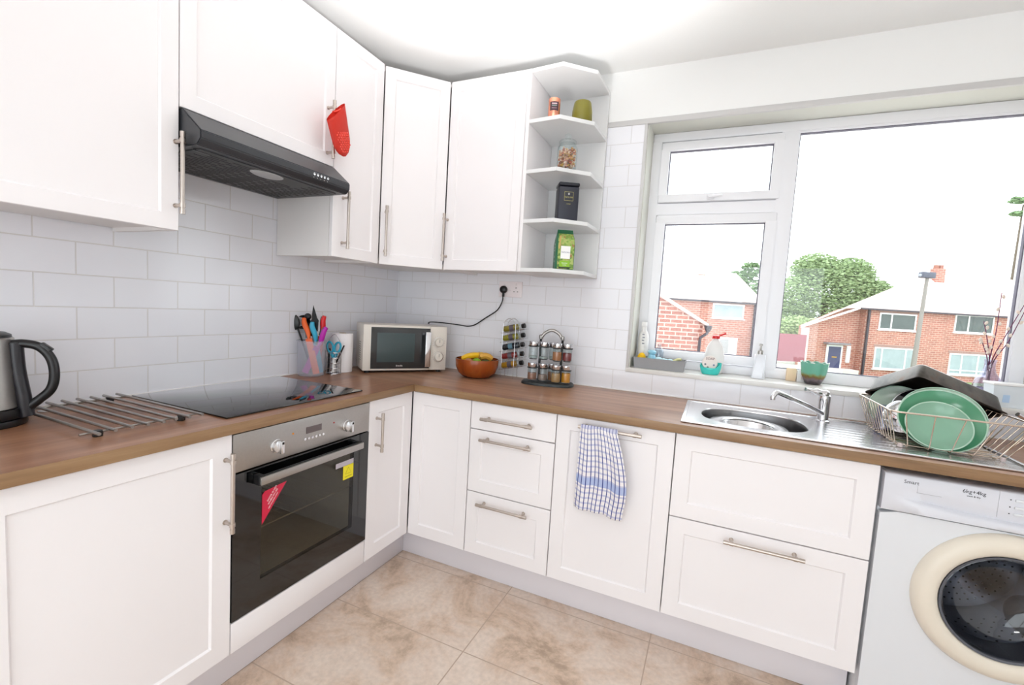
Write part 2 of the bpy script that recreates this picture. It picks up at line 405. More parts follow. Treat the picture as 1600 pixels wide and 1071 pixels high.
# ---------------------------------------------------------------- base cabinets
BZ0, BZ1 = .152, .871
def carc_L(par, y0, y1, hollow=False, solid_x=.556):
    bm = B()
    for a in (y0, y1-.016): box(bm, .02, solid_x, a, a+.016, BZ0, BZ1+.004)
    box(bm, .02, solid_x, y0+.016, y1-.016, BZ0, BZ0+.016); box(bm, .02, .03, y0+.016, y1-.016, BZ0+.016, BZ1)
    obj('carcass', bm, CARC, par)
def carc_W(par, x0, x1):
    bm = B()
    for a in (x0, x1-.016): box(bm, a, a+.016, -.556, -.02, BZ0, BZ1+.004)
    box(bm, x0+.016, x1-.016, -.556, -.02, BZ0, BZ0+.016); box(bm, x0+.016, x1-.016, -.03, -.02, BZ0+.016, BZ1)
    obj('carcass', bm, CARC, par)
NL, NW = V((1, 0, 0)), V((0, -1, 0)); AL, AW = V((0, 1, 0)), V((1, 0, 0))
DX = .560
# left of the oven
t = thing('base_cabinet', 'large white shaker base cabinet to the left of the built-in oven', 'cabinet', (.3, -1.76, 0))
carc_L(t, -2.032, -1.490)
door(t, 'door', (DX, -2.031, BZ0), AL, NL, .545, BZ1-BZ0, ((.578, -1.506, .574), (.578, -1.506, .822)))
t = thing('base_cabinet', 'white base cabinet at the left edge of the picture, under the kettle', 'cabinet', (.3, -2.31, 0))
carc_L(t, -2.585, -2.036); door(t, 'door', (DX, -2.583, BZ0), AL, NL, .545, BZ1-BZ0)
# oven housing
t = thing('oven_housing', 'white cabinet strip housing the built-in oven', 'cabinet', (.3, -1.185, 0))
bm = B()
for a in (-1.4885, -.8985): box(bm, .02, .552, a, a+.016, BZ0, BZ1+.004)
box(bm, .02, .552, -1.4725, -.8985, BZ0, BZ0+.016); obj('carcass', bm, CARC, t)
bm = B(); obox(bm, (DX-.004, -1.483, BZ0), V((.022, 0, 0)), V((0, .597, 0)), V((0, 0, .101)), .0015); obj('filler_panel', bm, WHITE, t)
# corner cabinet
t = thing('corner_cabinet', 'white corner base cabinet with two doors meeting at the inner corner', 'cabinet', (.35, -.35, 0))
bm = B(); box(bm, .02, .552, -.879, -.865, BZ0, BZ1+.004); box(bm, .886, .900, -.556, -.02, BZ0, BZ1+.004); box(bm, .02, .552, -.865, -.03, BZ0, BZ0+.016); box(bm, .552, .886, -.552, -.03, BZ0, BZ0+.016)
obj('carcass', bm, CARC, t)
door(t, 'door', (DX, -.8805, BZ0), AL, NL, .299, BZ1-BZ0, ((.578, -.834, .643), (.578, -.834, .815)))
door(t, 'door', (.5805, -DX, BZ0), AW, NW, .323, BZ1-BZ0)
# three drawers
t = thing('drawer_cabinet', 'white cabinet of three drawers with bar handles, beside the corner', 'cabinet', (1.11, -.3, 0)); carc_W(t, .908, 1.318)
for z0, z1, fr, hz in ((.745, BZ1, 0, .802), (.4500, .741, .058, .706), (BZ0, .446, .058, .405)):
    door(t, 'drawer', (.908, -DX, z0), AW, NW, .410, z1-z0, ((.974, -.578, hz), (1.222, -.578, hz)), fr)
# tall door with the towel
t = thing('base_cabinet', 'white base cabinet with one wide door and a checked towel on its handle', 'cabinet', (1.56, -.3, 0)); carc_W(t, 1.322, 1.794)
door(t, 'door', (1.322, -DX, BZ0), AW, NW, .471, BZ1-BZ0, ((1.424, -.578, .843), (1.674, -.578, .843)))
# sink unit
t = thing('sink_cabinet', 'white cabinet with two wide drawer fronts under the sink', 'cabinet', (2.11, -.3, 0))
bm = B()
for a in (1.798, 2.407): box(bm, a, a+.016, -.556, -.02, BZ0, BZ1+.004)
box(bm, 1.814, 2.407, -.556, -.02, BZ0, BZ0+.016); obj('carcass', bm, CARC, t)
door(t, 'drawer', (1.797, -DX, .5495), AW, NW, .626, BZ1-.5495)
door(t, 'drawer', (1.797, -DX, BZ0), AW, NW, .626, .5455-BZ0, ((1.990, -.578, .510), (2.241, -.578, .510)))
# kick boards
bm = box(B(), .486, .502, -2.58, -.502, .001, .149, .001); solo('kick_board', bm, PLINTHM, 'pale grey kick board under the oven run', 'kick board', 'kick boards', (.494, -1.5, 0))
bm = box(B(), .486, 2.425, -.502, -.486, .001, .149, .001); solo('kick_board', bm, PLINTHM, 'pale grey kick board under the drawers and sink run', 'kick board', 'kick boards', (1.4, -.494, 0))

# ---------------------------------------------------------------- oven
OY0, OY1, OZ0, OZ1, OF = -1.4835, -.8835, .2565, .868, .580
ov = thing('built_in_oven', 'built-in electric oven with black glass door and steel control panel', 'oven', (.3, -1.18, OZ0))
bm = box(B(), .556, OF, OY0, OY1, .7455, OZ1, .002); cp = obj('control_panel', bm, STEELD, ov)
for ky in (-1.334, -1.014):
    bm = B(); lathe(bm, [(0, 0), (.0235, 0), (.0235, .004), (.021, .006), (.020, .016), (0, .016)], (OF, ky, .796), 28, (1, 0, 0))
    box(bm, OF+.010, OF+.034, ky-.0065, ky+.0065, .774, .818, .003)
    k = obj('knob', bm, STEEL, cp)
    bm = box(B(), OF+.0335, OF+.0348, ky-.0035, ky+.0035, .806, .814); obj('knob_marker', bm, DARK, cp)
bm = box(B(), OF, OF+.0015, -1.212, -1.142, .808, .832, .0005); obj('display', bm, mat('lcd', (96, 84, 84), .2), cp)
for k in range(6):
    bm = B(); y = -1.219+k*.0165; lathe(bm, [(0, 0), (.0050, 0), (.0045, .005), (0, .005)], (OF, y, .7905), 12, (1, 0, 0)); obj('button', bm, CHROME, cp)
for y, c in ((-1.268, (225, 140, 40)), (-1.082, (150, 40, 40))):
    bm = B(); lathe(bm, [(0, 0), (.0035, 0), (.003, .002), (0, .0025)], (OF, y, .822), 12, (1, 0, 0)); obj('indicator_lamp', bm, mat('lamp_%d' % c[0], c, .3), cp)
# door as a black glass frame around a dark window
bm = B(); D0, D1 = .2580, .7400; wy0, wy1, wz0, wz1 = -1.386, -.968, .352, .690
for a in ((OY0, wy0, D0, D1), (wy1, OY1, D0, D1), (wy0, wy1, D0, wz0), (wy0, wy1, wz1, D1)): box(bm, .560, OF, a[0], a[1], a[2], a[3])
od_ = obj('oven_door', bm, BLACKG, ov)
bm = box(B(), OF-.010, OF-.0005, wy0, wy1, wz0, wz1); obj('door_window', bm, glass('smoked_glass', (206, 204, 198), .05), od_)
bm = B(); hy0, hy1 = -1.418, -.957
obox(bm, (OF+.032, hy0, .694), V((.010, 0, 0)), V((0, hy1-hy0, 0)), V((0, 0, .026)), .002); hnd = obj('door_handle', bm, STEELD, od_)
bm = B(); box(bm, OF, OF+.032, hy0+.002, hy0+.022, .690, .722, .002); box(bm, OF, OF+.032, hy1-.022, hy1-.002, .690, .722, .002); obox(bm, (OF+.026, hy0, .690), V((.0065, 0, 0)), V((0, hy1-hy0, 0)), V((0, 0, .033)), .001)
h2 = obj('handle_mount', bm, BLACKP, od_)
CAV = mat('oven_cavity', (205, 198, 182), .45, noise=.1)
bm = B(); box(bm, .10, .555, wy0-.045, wy0-.040, .30, .73); box(bm, .10, .555, wy1+.040, wy1+.045, .30, .73); box(bm, .10, .105, wy0-.04, wy1+.04, .30, .73); box(bm, .105, .555, wy0-.04, wy1+.04, .295, .30); box(bm, .105, .555, wy0-.04, wy1+.04, .725, .73)
obj('oven_cavity', bm, CAV, ov)
bm = B()
for y in [wy0-.02+i*.027 for i in range(17)]: tube(bm, [(.16, y, .505), (.53, y, .505)], .0016, 6)
tube(bm, [(.53, wy0-.03, .505), (.53, wy1+.03, .505)], .003, 8); tube(bm, [(.16, wy0-.03, .505), (.16, wy1+.03, .505)], .003, 8)
obj('oven_rack', bm, mat('rack_wire', (205, 196, 170), .3, .6), ov)
# stickers
RED = mat('red_sticker', (205, 22, 62), .4); YEL = mat('yellow_sticker', (238, 222, 20), .4); WP = mat('white_print', (245, 240, 240), .5)
t = bmesh.new(); vs = [t.verts.new((OF+.0006, y, z)) for y, z in ((-1.3835, .642), (-1.375, .652), (-1.290, .660), (-1.3835, .540))]; t.faces.new(vs)
r = bmesh.ops.extrude_face_region(t, geom=t.faces[:]); bmesh.ops.translate(t, verts=[v for v in r['geom'] if isinstance(v, bmesh.types.BMVert)], vec=(.0005, 0, 0))
st = obj('warning_sticker', t, RED, od_); st['label'] = 'red triangular warning sticker'
d1 = V((0, .0935, .120)).normalized(); d2 = V((0, -.120, .0935)).normalized()
for (s, sz, off, al) in (('DOOR IS HOT', .0088, .030, .098), ('WHEN IN USE', .0088, .020, .090), ('KEEP CHILDREN AWAY', .0055, .010, .080)):
    c = V((OF+.0013, -1.3835, .540))+d1*al+d2*off
    text('sticker_text', s, sz, c, d1, d2, WP, od_, .0002)
bm = box(B(), OF+.0004, OF+.001, -1.066, -.970, .630, .650); obj('energy_sticker', bm, mat('grey_sticker', (190, 182, 190), .5), od_)
bm = box(B(), OF+.0004, OF+.0012, -1.026, -.970, .572, .629); obj('caution_sticker', bm, YEL, od_)['label'] = 'yellow caution sticker with a triangle'
bm = tube(B(), [(OF+.0014, -1.014, .594), (OF+.0014, -.982, .594), (OF+.0014, -.998, .620)], .0008, 6, closed=True); obj('caution_symbol', bm, mat('olive_print', (150, 140, 10), .5), od_)
text('sticker_text', 'CAUTION', .0085, (OF+.0014, -.998, .582), (0, 1, 0), (0, 0, 1), mat('olive_print', (150, 140, 10), .5), od_, .0002)

# ---------------------------------------------------------------- hob
bm = box(B(), .020, .538, -1.478, -.8835, WTZ+.0005, WTZ+.006, .0015)
hb = solo('ceramic_hob', bm, BLACKG, 'black glass hob set into the worktop above the oven', 'hob', None, (.28, -1.18, WTZ))
# ---------------------------------------------------------------- wall cabinets
UZ0, UZ1, UX = 1.485, 2.434, .346
DU = UX-.018
def wcarc(par, y0, y1, z0=UZ0, x1=DU-.003):
    bm = B()
    for a in (y0, y1-.016): box(bm, .004, x1, a, a+.016, z0, UZ1)
    box(bm, .004, x1, y0+.016, y1-.016, z0+.012, z0+.028); box(bm, .004, x1, y0+.016, y1-.016, UZ1-.016, UZ1); box(bm, .004, .012, y0+.016, y1-.016, z0+.028, UZ1-.016)
    obj('carcass', bm, CARC, par)
t = thing('wall_cabinet', 'large white wall cabinet left of the cooker hood', 'cabinet', (.17, -1.78, UZ0)); wcarc(t, -2.055, -1.507)
door(t, 'door', (DU, -2.057, UZ0), AL, NL, .549, UZ1-UZ0, ((UX, -1.517, 1.534), (UX, -1.517, 1.778)), .048)
t = thing('wall_cabinet', 'white wall cabinet at the left edge of the picture, above the kettle', 'cabinet', (.17, -2.33, UZ0)); wcarc(t, -2.605, -2.061)
door(t, 'door', (DU, -2.607, UZ0), AL, NL, .547, UZ1-UZ0, None, .048)
t = thing('wall_cabinet', 'short white wall cabinet directly above the cooker hood', 'cabinet', (.17, -1.2, 1.87)); wcarc(t, -1.504, -.896, 1.868)
door(t, 'door', (DU, -1.505, 1.862), AL, NL, .609, UZ1-1.862, None, .048)
t = thing('wall_cabinet', 'narrow white wall cabinet right of the cooker hood, red holder on its handle', 'cabinet', (.17, -.742, UZ0)); wcarc(t, -.893, -.596)
door(t, 'door', (DU, -.8925, UZ0), AL, NL, .2965, UZ1-UZ0, ((UX, -.836, 1.524), (UX, -.836, 1.772)), .050)
# diagonal corner unit
t = thing('corner_wall_cabinet', 'white corner wall cabinet with a diagonal door above the microwave', 'cabinet', (.25, -.25, UZ0))
A0, A1 = V((.3405, -.5830, UZ0)), V((.5610, -.3465, UZ0)); dd = (A1-A0).normalized(); dn = V((dd.y, -dd.x, 0))
bm = B(); C0, C1 = A0-dn*.022, A1-dn*.022
poly = [(.004, -.004), (.004, -.588), (C0.x-.012, -.588), (C0.x, C0.y), (C1.x, C1.y), (.563, C1.y+.012), (.563, -.004)]
prism(bm, poly, UZ0+.012, UZ0+.028); prism(bm, poly, UZ1-.016, UZ1)
box(bm, .004, C0.x-.012, -.588, -.574, UZ0, UZ1); box(bm, .549, .563, C1.y+.012, -.004, UZ0, UZ1)
obj('carcass', bm, CARC, t)
wd = (A1-A0).length
q0 = A0-dn*.018
hp = A0+dd*.026
door(t, 'door', q0, dd, dn, wd, UZ1-UZ0, ((hp.x, hp.y, 1.524), (hp.x, hp.y, 1.768)), .050)
# right unit
t = thing('wall_cabinet', 'white wall cabinet between the corner unit and the open shelves', 'cabinet', (.775, -.17, UZ0))
bm = B()
for a in (.567, .970): box(bm, a, a+.016, -DU+.003, -.004, UZ0, UZ1)
box(bm, .583, .970, -DU+.003, -.004, UZ0+.012, UZ0+.028); box(bm, .583, .970, -DU+.003, -.004, UZ1-.016, UZ1); box(bm, .583, .970, -.012, -.004, UZ0+.028, UZ1-.016)
obj('carcass', bm, CARC, t)
door(t, 'door', (.5665, -DU, UZ0), AW, NW, .4205, UZ1-UZ0, ((.580, -UX, 1.528), (.580, -UX, 1.768)), .050)
# open end shelves
t = thing('open_shelf_unit', 'white open end shelf unit with angled shelves beside the window', 'shelf unit', (1.15, -.17, UZ0))
bm = box(B(), .9895, 1.0075, -.346, -.004, UZ0, UZ1, .0008); obj('side_panel', bm, WHITE, t)
bm = box(B(), 1.0075, 1.304, -.022, -.004, UZ0, UZ1, .0008); obj('back_panel', bm, SHELFM, t)
sp = [(1.0078, -.0225), (1.0078, -.346), (1.166, -.360), (1.296, -.240), (1.304, -.0225)]
for i, z in enumerate((UZ0, 1.718, 1.951, 2.184, 2.416)):
    bm = prism(B(), sp, z, z+.018, .0008); obj('shelf' if 0 < i < 4 else ('bottom_panel' if i == 0 else 'top_panel'), bm, SHELFM, t)
SZ = [1.503, 1.736, 1.969, 2.202]

# ---------------------------------------------------------------- cooker hood
t = thing('cooker_hood', 'black visor cooker hood below the short wall cabinet', 'cooker hood', (.2, -1.2, 1.74))
hy0, hy1 = -1.503, -.8955
prof = [(.006, 1.742), (.425, 1.742), (.443, 1.760), (.443, 1.785), (.352, 1.858), (.006, 1.858)]
bm = B(); lo = [bm.verts.new((a, hy0, b)) for a, b in prof]; hi = [bm.verts.new((a, hy1, b)) for a, b in prof]
bm.faces.new(lo); bm.faces.new(hi[::-1])
for i in range(6): bm.faces.new((lo[i], lo[(i+1) % 6], hi[(i+1) % 6], hi[i]))
bmesh.ops.recalc_face_normals(bm, faces=bm.faces); bmesh.ops.bevel(bm, geom=list(bm.edges), offset=.003, segments=2, affect='EDGES')
hd = obj('hood_body', bm, HOODM, t)
# grille underneath with slots
bm = B(); box(bm, .035, .395, hy0+.03, hy1-.03, 1.7385, 1.7422, .001); gr = obj('grille', bm, mat('grille_metal', (66, 66, 68), .5), t)
random.seed(4); bm = B()
for i in range(17):
    x = .05+i*.0195
    for k in range(5):
        y = hy0+.05+k*.103+(.03 if i % 2 else 0)
        if x > .30 and .26 < (y-hy0) < .42: continue
        box(bm, x, x+.006, y, min(y+.082, hy1-.04), 1.7380, 1.7386)
obj('grille_slots', bm, mat('slot_dark', (26, 26, 28), .8), t)
for y in (hy0+.02, hy1-.075): obj('grille_latch', box(B(), .362, .374, y, y+.055, 1.7375, 1.7388), BLACKP, t)
bm = B(); ellipsoid(bm, (.355, -1.215, 1.7385), .040, .062, .010); obj('lamp_cover', bm, mat('frosted_cover', (170, 170, 172), .3), t)
for k in range(5):
    bm = B(); lathe(bm, [(0, 0), (.0058, 0), (.0052, .004), (0, .0045)], (.4425, -1.083+k*.0165, 1.774), 14, (1, 0, 0)); obj('button', bm, CHROME, t)
    bm = B(); lathe(bm, [(0, 0), (.0016, 0), (0, .0006)], (.4428, -1.083+k*.0165, 1.7625), 8, (1, 0, 0)); obj('button_mark', bm, WP, t)

# ---------------------------------------------------------------- washing machine
WF, X0, X1 = -.580, 2.434, 3.032
t = thing('washing_machine', 'white front-loading washing machine with a cream door ring', 'washing machine', (2.73, -.3, 0))
DC = V((2.757, WF, .503))
bm = B(); box(bm, X0, X0+.012, WF+.029, -.03, .02, .855, .003); box(bm, X1-.012, X1, WF+.029, -.03, .02, .855, .003)
box(bm, X0+.012, X1-.012, WF+.029, -.03, .843, .855); box(bm, X0+.012, X1-.012, WF+.029, -.03, .02, .032); box(bm, X0+.012, X1-.012, -.042, -.03, .032, .843)
for x in (X0+.05, X1-.05):
    for y in (WF+.07, -.08): lathe(bm, [(0, 0), (.02, 0), (.02, .02), (0, .02)], (x, y, 0), 12)
obj('body', bm, WMW, t)
# front sheet with a round hole
bm = B(); n = 64; R = .165
ri = [bm.verts.new((DC.x+R*cos(2*pi*k/n), WF, DC.z+R*sin(2*pi*k/n))) for k in range(n)]
def edge_pt(a):
    c, s = cos(a), sin(a); k = min(((X1-DC.x) if c > 0 else (DC.x-X0))/max(abs(c), 1e-6), ((.731-DC.z) if s > 0 else (DC.z-.03))/max(abs(s), 1e-6)); return (DC.x+c*k, WF, DC.z+s*k)
ro = [bm.verts.new(edge_pt(2*pi*k/n)) for k in range(n)]
cr_ = {}
for k in range(n): bm.faces.new((ri[k], ri[(k+1) % n], ro[(k+1) % n], ro[k]))
r = bmesh.ops.extrude_face_region(bm, geom=bm.faces[:]); bmesh.ops.translate(bm, verts=[v for v in r['geom'] if isinstance(v, bmesh.types.BMVert)], vec=(0, .028, 0))
obj('front_panel', bm, WMW, t, 50)
# fascia: flat upper part, bulging grip below a curved line
bm = B(); rows = []; nx = 40
for i in range(nx+1):
    u = i/nx; x = X0+(X1-X0)*u
    zb = .757+.040*math.exp(-((x-X0)/.14)) ; k = min(1, max(0, (x-X0-.02)/.10)); k = k*k*(3-2*k)
    fl = -.006; bl = -.006-.012*k; rc = -.006+.008*k
    ys = [(.028, .855), (fl+.004, .855), (fl, .851), (fl, zb+.030), (fl*(1-k)+rc*k+.0, zb+.002), (fl*(1-k)+bl*k*.7, zb-.003), (bl, zb-.010), (bl+.002, .739), (-.002, .7335), (.028, .7335)]
    rows.append([bm.verts.new((x, WF+a, z)) for a, z in ys])
for a, b in zip(rows, rows[1:]):
    for k in range(len(a)-1): bm.faces.new((a[k], a[k+1], b[k+1], b[k]))
    bm.faces.new((a[-1], a[0], b[0], b[-1]))
bm.faces.new(rows[0]); bm.faces.new(rows[-1][::-1])
fa = obj('control_panel', bm, mat('washer_fascia', (216, 217, 224), .22, noise=.01), t, 60)
INK = mat('dark_print', (60, 60, 66), .5); FY = WF-.0062
text('lettering', 'Smart', .016, (2.502, FY, .835), (1, 0, 0), (0, 0, 1), INK, fa)
text('lettering', '6kg+4kg', .016, (2.651, FY, .836), (1, 0, 0), (0, 0, 1), INK, fa)
text('lettering', 'wash & dry', .007, (2.651, FY, .823), (1, 0, 0), (0, 0, 1), INK, fa)
bm = box(B(), 2.707, 2.7078, FY-.0003, FY+.001, .775, .853); obj('panel_seam', bm, mat('seam_grey', (170, 170, 176), .6), fa)
bm = box(B(), 2.518, 2.578, FY-.0003, FY+.001, .8045, .8057); box(bm, 2.518, 2.5186, FY-.0003, FY+.001, .8045, .830); obj('drawer_line', bm, mat('seam_grey', (170, 170, 176), .6), fa)
for z in (.833, .811, .791):
    bm = box(B(), 2.742, 2.764, FY-.004, FY+.001, z-.004, z+.004, .0025); obj('push_button', bm, WMW, fa)
    bm = lathe(B(), [(0, 0), (.002, 0), (0, .0006)], (2.733, FY, z), 10, (0, -1, 0)); obj('button_lamp', bm, INK, fa)
for i, z in enumerate((.835, .827, .819, .811)):
    bm = box(B(), 2.793, 2.803, FY-.0005, FY+.001, z-.0025, z+.0025); obj('programme_mark', bm, mat('orange_print', (196, 92, 40), .5), fa)
    text('lettering', '40', .005, (2.786, FY, z), (1, 0, 0), (0, 0, 1), mat('blue_print', (90, 130, 190), .5), fa)
bm = B(); lathe(bm, [(0, 0), (.030, 0), (.028, .020), (0, .022)], (2.86, FY, .812), 28, (0, -1, 0)); obj('programme_dial', bm, WMW, fa)
# door: cream ring, glass bowl, drum
dr = obj('door_ring', lathe(B(), [(.160, -.004), (.160, .016), (.166, .026), (.180, .032), (.200, .031), (.216, .022), (.224, .006), (.224, -.001), (.16, -.004)], DC, 72, (0, -1, 0)), CREAM, t, 50)
obj('door_gasket', lathe(B(), [(.1535, .020), (.160, .022), (.160, -.02), (.150, -.06), (.146, -.06), (.1535, -.02), (.1535, .020)], DC, 64, (0, -1, 0)), mat('grey_rubber', (88, 90, 98), .5), t, 50)
obj('door_glass', lathe(B(), [(.153, .012), (.148, .014), (.143, .004), (.132, -.03), (.110, -.06), (.07, -.072), (0, -.075)], DC, 64, (0, -1, 0)), glass('bowl_glass', (186, 189, 196), .08), dr, 60)
bm = lathe(B(), [(.146, -.062), (.215, -.075), (.225, -.10), (.225, -.34), (.21, -.37), (.10, -.35), (0, -.34)], DC, 64, (0, -1, 0))
DRUM = mat('drum_steel', (188, 189, 194), .34, 1, noise=.1)
drum = obj('drum', bm, DRUM, t, 50)
for k in range(3):
    a = 2*pi*k/3+3.6; c = DC+V((cos(a)*.200, .22, sin(a)*.200)); bm = B()
    ellipsoid(bm, c, .030, .105, .060, M.Rotation(-a, 3, 'Y') @ M.Rotation(0, 3, 'X')); obj('drum_paddle', bm, mat('paddle_grey', (140, 140, 146), .35), drum)
bm = B()
for j in range(9):
    for k in range(40):
        a = 2*pi*k/40+(.08 if j % 2 else 0); c = DC+V((cos(a)*.2242, .12+j*.024, sin(a)*.2242)); lathe(bm, [(0, 0), (.0038, 0), (0, .0012)], c, 6, (-cos(a), 0, -sin(a)))
for j in range(1, 9):
    for k in range(6*j):
        a = 2*pi*k/(6*j); lathe(bm, [(0, 0), (.0036, 0), (0, .001)], DC+V((cos(a)*.021*j, .335+.0008*j, sin(a)*.021*j)), 6, (0, -1, 0))
h = obj('drum_holes', bm, DARK, drum); h['kind'] = 'stuff'

# ---------------------------------------------------------------- sink
t = thing('kitchen_sink', 'stainless steel sink with round drain bowl and drainer under the window', 'sink', (2.3, -.3, WTZ))
bx, by, ba, bb = 2.065, -.318, .192, .168     # bowl centre and half axes
X0s, X1s, Y0s, Y1s = 1.806, 2.815, -.552, -.070
bm = B(); n = 72
def sup(a, A, Bq, p=2.6):
    c, s = cos(a), sin(a); q = (abs(c)**p+abs(s)**p)**(-1/p); return (c*q*A, s*q*Bq)
def rectpt(a, x0, x1, y0, y1):
    c, s = cos(a), sin(a); k = min(((x1-bx) if c > 0 else (bx-x0))/max(abs(c), 1e-6), ((y1-by) if s > 0 else (by-y0))/max(abs(s), 1e-6)); return (bx+c*k, by+s*k)
XB = 2.29
angs = sorted([2*pi*k/n for k in range(n)]+[math.atan2(y-by, x-bx) % (2*pi) for x in (X0s+.012, XB) for y in (Y0s+.012, Y1s-.012)])
prev = None; first = None
levels = [(.150, .126, -.128), (.172, .148, -.120), (.182, .158, -.095), (.187, .164, -.02), (.189, .166, -.004), (ba, bb, 0)]
for a in angs:
    col = [bm.verts.new((bx+sup(a, p, q)[0], by+sup(a, p, q)[1], WTZ+.0045+z)) for p, q, z in levels]
    x, y = rectpt(a, X0s+.012, XB, Y0s+.012, Y1s-.012); col.append(bm.verts.new((x, y, WTZ+.0045)))
    if prev:
        for k in range(len(col)-1): bm.faces.new((prev[k], col[k], col[k+1], prev[k+1]))
    else: first = col
    prev = col
for k in range(len(first)-1): bm.faces.new((prev[k], first[k], first[k+1], prev[k+1]))
bmesh.ops.remove_doubles(bm, verts=bm.verts, dist=.0003)
bm.faces.new([v for v in sorted([v for v in bm.verts if v.co.z < WTZ-.12], key=lambda v: math.atan2(v.co.y-by, v.co.x-bx))])
# raised border round the whole sink and the ribbed drainer
def strip(x0, x1, y0, y1, z0, z1): box(bm, x0, x1, y0, y1, z0, z1, .0015)
strip(X0s, X1s, Y0s, Y0s+.013, WTZ+.0005, WTZ+.008); strip(X0s, X1s, Y1s-.013, Y1s, WTZ+.0005, WTZ+.008)
strip(X0s, X0s+.013, Y0s+.01, Y1s-.01, WTZ+.0005, WTZ+.008); strip(X1s-.013, X1s, Y0s+.01, Y1s-.01, WTZ+.0005, WTZ+.008)
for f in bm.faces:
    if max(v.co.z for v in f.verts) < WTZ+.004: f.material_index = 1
sk = obj('sink_bowl', bm, [STEEL, mat('shaded_bowl_steel', (128, 128, 130), .34, 1, noise=.08, scale=40)], t, 40)  # darker steel below the deck: the bowl's shade is put into the colour
bm = B(); ny = 60; pr = None
for j in range(ny+1):
    y = Y0s+.012+(Y1s-Y0s-.024)*j/ny; rr = .0022*abs(sin(j*pi/6)) if .06 < j/ny < .94 else 0
    cur = [bm.verts.new((x, y, WTZ+.0025+(rr if 0 < k < 3 else .002*(k in (0,)))) ) for k, x in enumerate((XB, XB+.045, X1s-.05, X1s-.012))]
    if pr:
        for k in range(3): bm.faces.new((pr[k], pr[k+1], cur[k+1], cur[k]))
    pr = cur
obj('drainer', bm, STEEL, t, 60)
bm = lathe(B(), [(0, .0), (.038, .0), (.040, .003), (.030, .002), (0, .001)], (bx, by, WTZ-.1235), 32); obj('drain_plug', bm, STEELD, t)
bx2, by2 = 2.050, by-.006
t2 = thing('round_colander', 'small round steel bowl with perforated drain sitting in the sink bowl', 'bowl', (bx2, by2, WTZ-.05))
bm = lathe(B(), [(.096, -.003), (.100, .0015), (.118, .003), (.143, -.001), (.146, -.005), (.143, -.006), (.118, -.001), (.100, -.003), (.094, -.010), (.086, -.045), (.060, -.060), (0, -.064), (0, -.066), (.062, -.0625), (.089, -.047), (.097, -.010)], (bx2, by2, WTZ-.018), 56)
obj('bowl_body', bm, STEEL, t2, 50)
bm = B()
for j, m_ in ((0, 1), (1, 6), (2, 12)):
    for k in range(m_):
        a = 2*pi*k/m_; lathe(bm, [(0, 0), (.003, 0), (0, .0006)], (bx2+cos(a)*.012*j, by2+sin(a)*.012*j, WTZ-.0815+.0004*j), 8)
obj('drain_holes', bm, DARK, t2)
# tap
t = thing('mixer_tap', 'chrome single-lever mixer tap behind the sink bowl', 'tap', (2.335, -.165, WTZ))
tx, ty = 2.335, -.150
bm = lathe(B(), [(0, .002), (.027, .002), (.027, .008), (.021, .012), (.021, .085), (.022, .089), (.0215, .112), (.016, .118), (0, .119)], (tx, ty, WTZ), 32); obj('tap_body', bm, CHROME, t)
bm = tube(B(), smooth_path([(tx, ty-.01, WTZ+.035), (tx-.05, ty-.045, WTZ+.062), (tx-.175, ty-.13, WTZ+.117), (tx-.192, ty-.142, WTZ+.118), (tx-.203, ty-.150, WTZ+.104), (tx-.203, ty-.150, WTZ+.092)], 6), .0095, 16); obj('spout', bm, CHROME, t, 60)
bm = tube(B(), smooth_path([(tx+.004, ty, WTZ+.116), (tx-.02, ty-.010, WTZ+.124), (tx-.075, ty-.030, WTZ+.134)], 6), [.019]*5+[.014]*4+[.0075]*4, 14)
o = obj('lever', bm, CHROME, t, 60)

# ---------------------------------------------------------------- items along the left wall
KC = V((.129, -1.880, WTZ))
t = thing('electric_kettle', 'brushed steel electric kettle with black handle at the left end of the worktop', 'kettle', KC)
obj('power_base', lathe(B(), [(0, .001), (.092, .001), (.094, .006), (.092, .018), (0, .019)], KC, 48), BLACKP, t)
obj('kettle_body', lathe(B(), [(.080, .040), (.080, .045), (.084, .05), (.082, .08), (.071, .235), (.068, .238), (0, .238)], KC, 56), STEELD, t)
obj('bottom_band', lathe(B(), [(0, .020), (.088, .020), (.090, .024), (.0885, .046), (.083, .048)], KC, 56), BLACKP, t)
obj('lid', lathe(B(), [(.067, .238), (.066, .245), (.055, .251), (.02, .255), (0, .256)], KC, 40), BLACKP, t)
hd_ = V((.62, .78, 0)).normalized()          # handle points along the worktop, towards the trivet
def kp(r_, z): return KC+hd_*r_+Z1*z
bm = B(); W_ = hd_.cross(Z1)*.018
strap = [(kp(.068, .222), kp(.100, .216)), (kp(.074, .15), kp(.108, .15)), (kp(.080, .08), kp(.112, .07)), (kp(.086, .022), kp(.112, .030))]
obj('handle', tube(B(), smooth_path([kp(.060, .218), kp(.095, .222), kp(.126, .212), kp(.148, .180), kp(.154, .135), kp(.146, .095), kp(.122, .067), kp(.098, .045)], 7), [.012]*7+[.0115]*36+[.012]*7, 14), BLACKP, t, 60)
h_ = t.children[-1]
obj('handle_spine', tube(B(), smooth_path([kp(.076, .225), kp(.080, .15), kp(.090, .075), kp(.096, .022)], 7), .017, 14), mat('charcoal_plastic', (34, 33, 38), .3), h_, 60)
bm = B(); obox(bm, kp(.118, .212)-W_*.5, W_, (hd_*.75-Z1*.66)*.030, (hd_*.66+Z1*.75)*.020, .003); obj('lid_switch', bm, BLACKP, h_)
bm = lathe(B(), [(0, .0006), (.017, .0006), (.0165, .002), (0, .0024)], (.062, -1.722, WTZ), 28); solo('worktop_disc', bm, mat('grey_disc', (205, 205, 205), .35), 'small pale round disc on the worktop behind the kettle handle', 'disc', None, (.062, -1.722, WTZ))

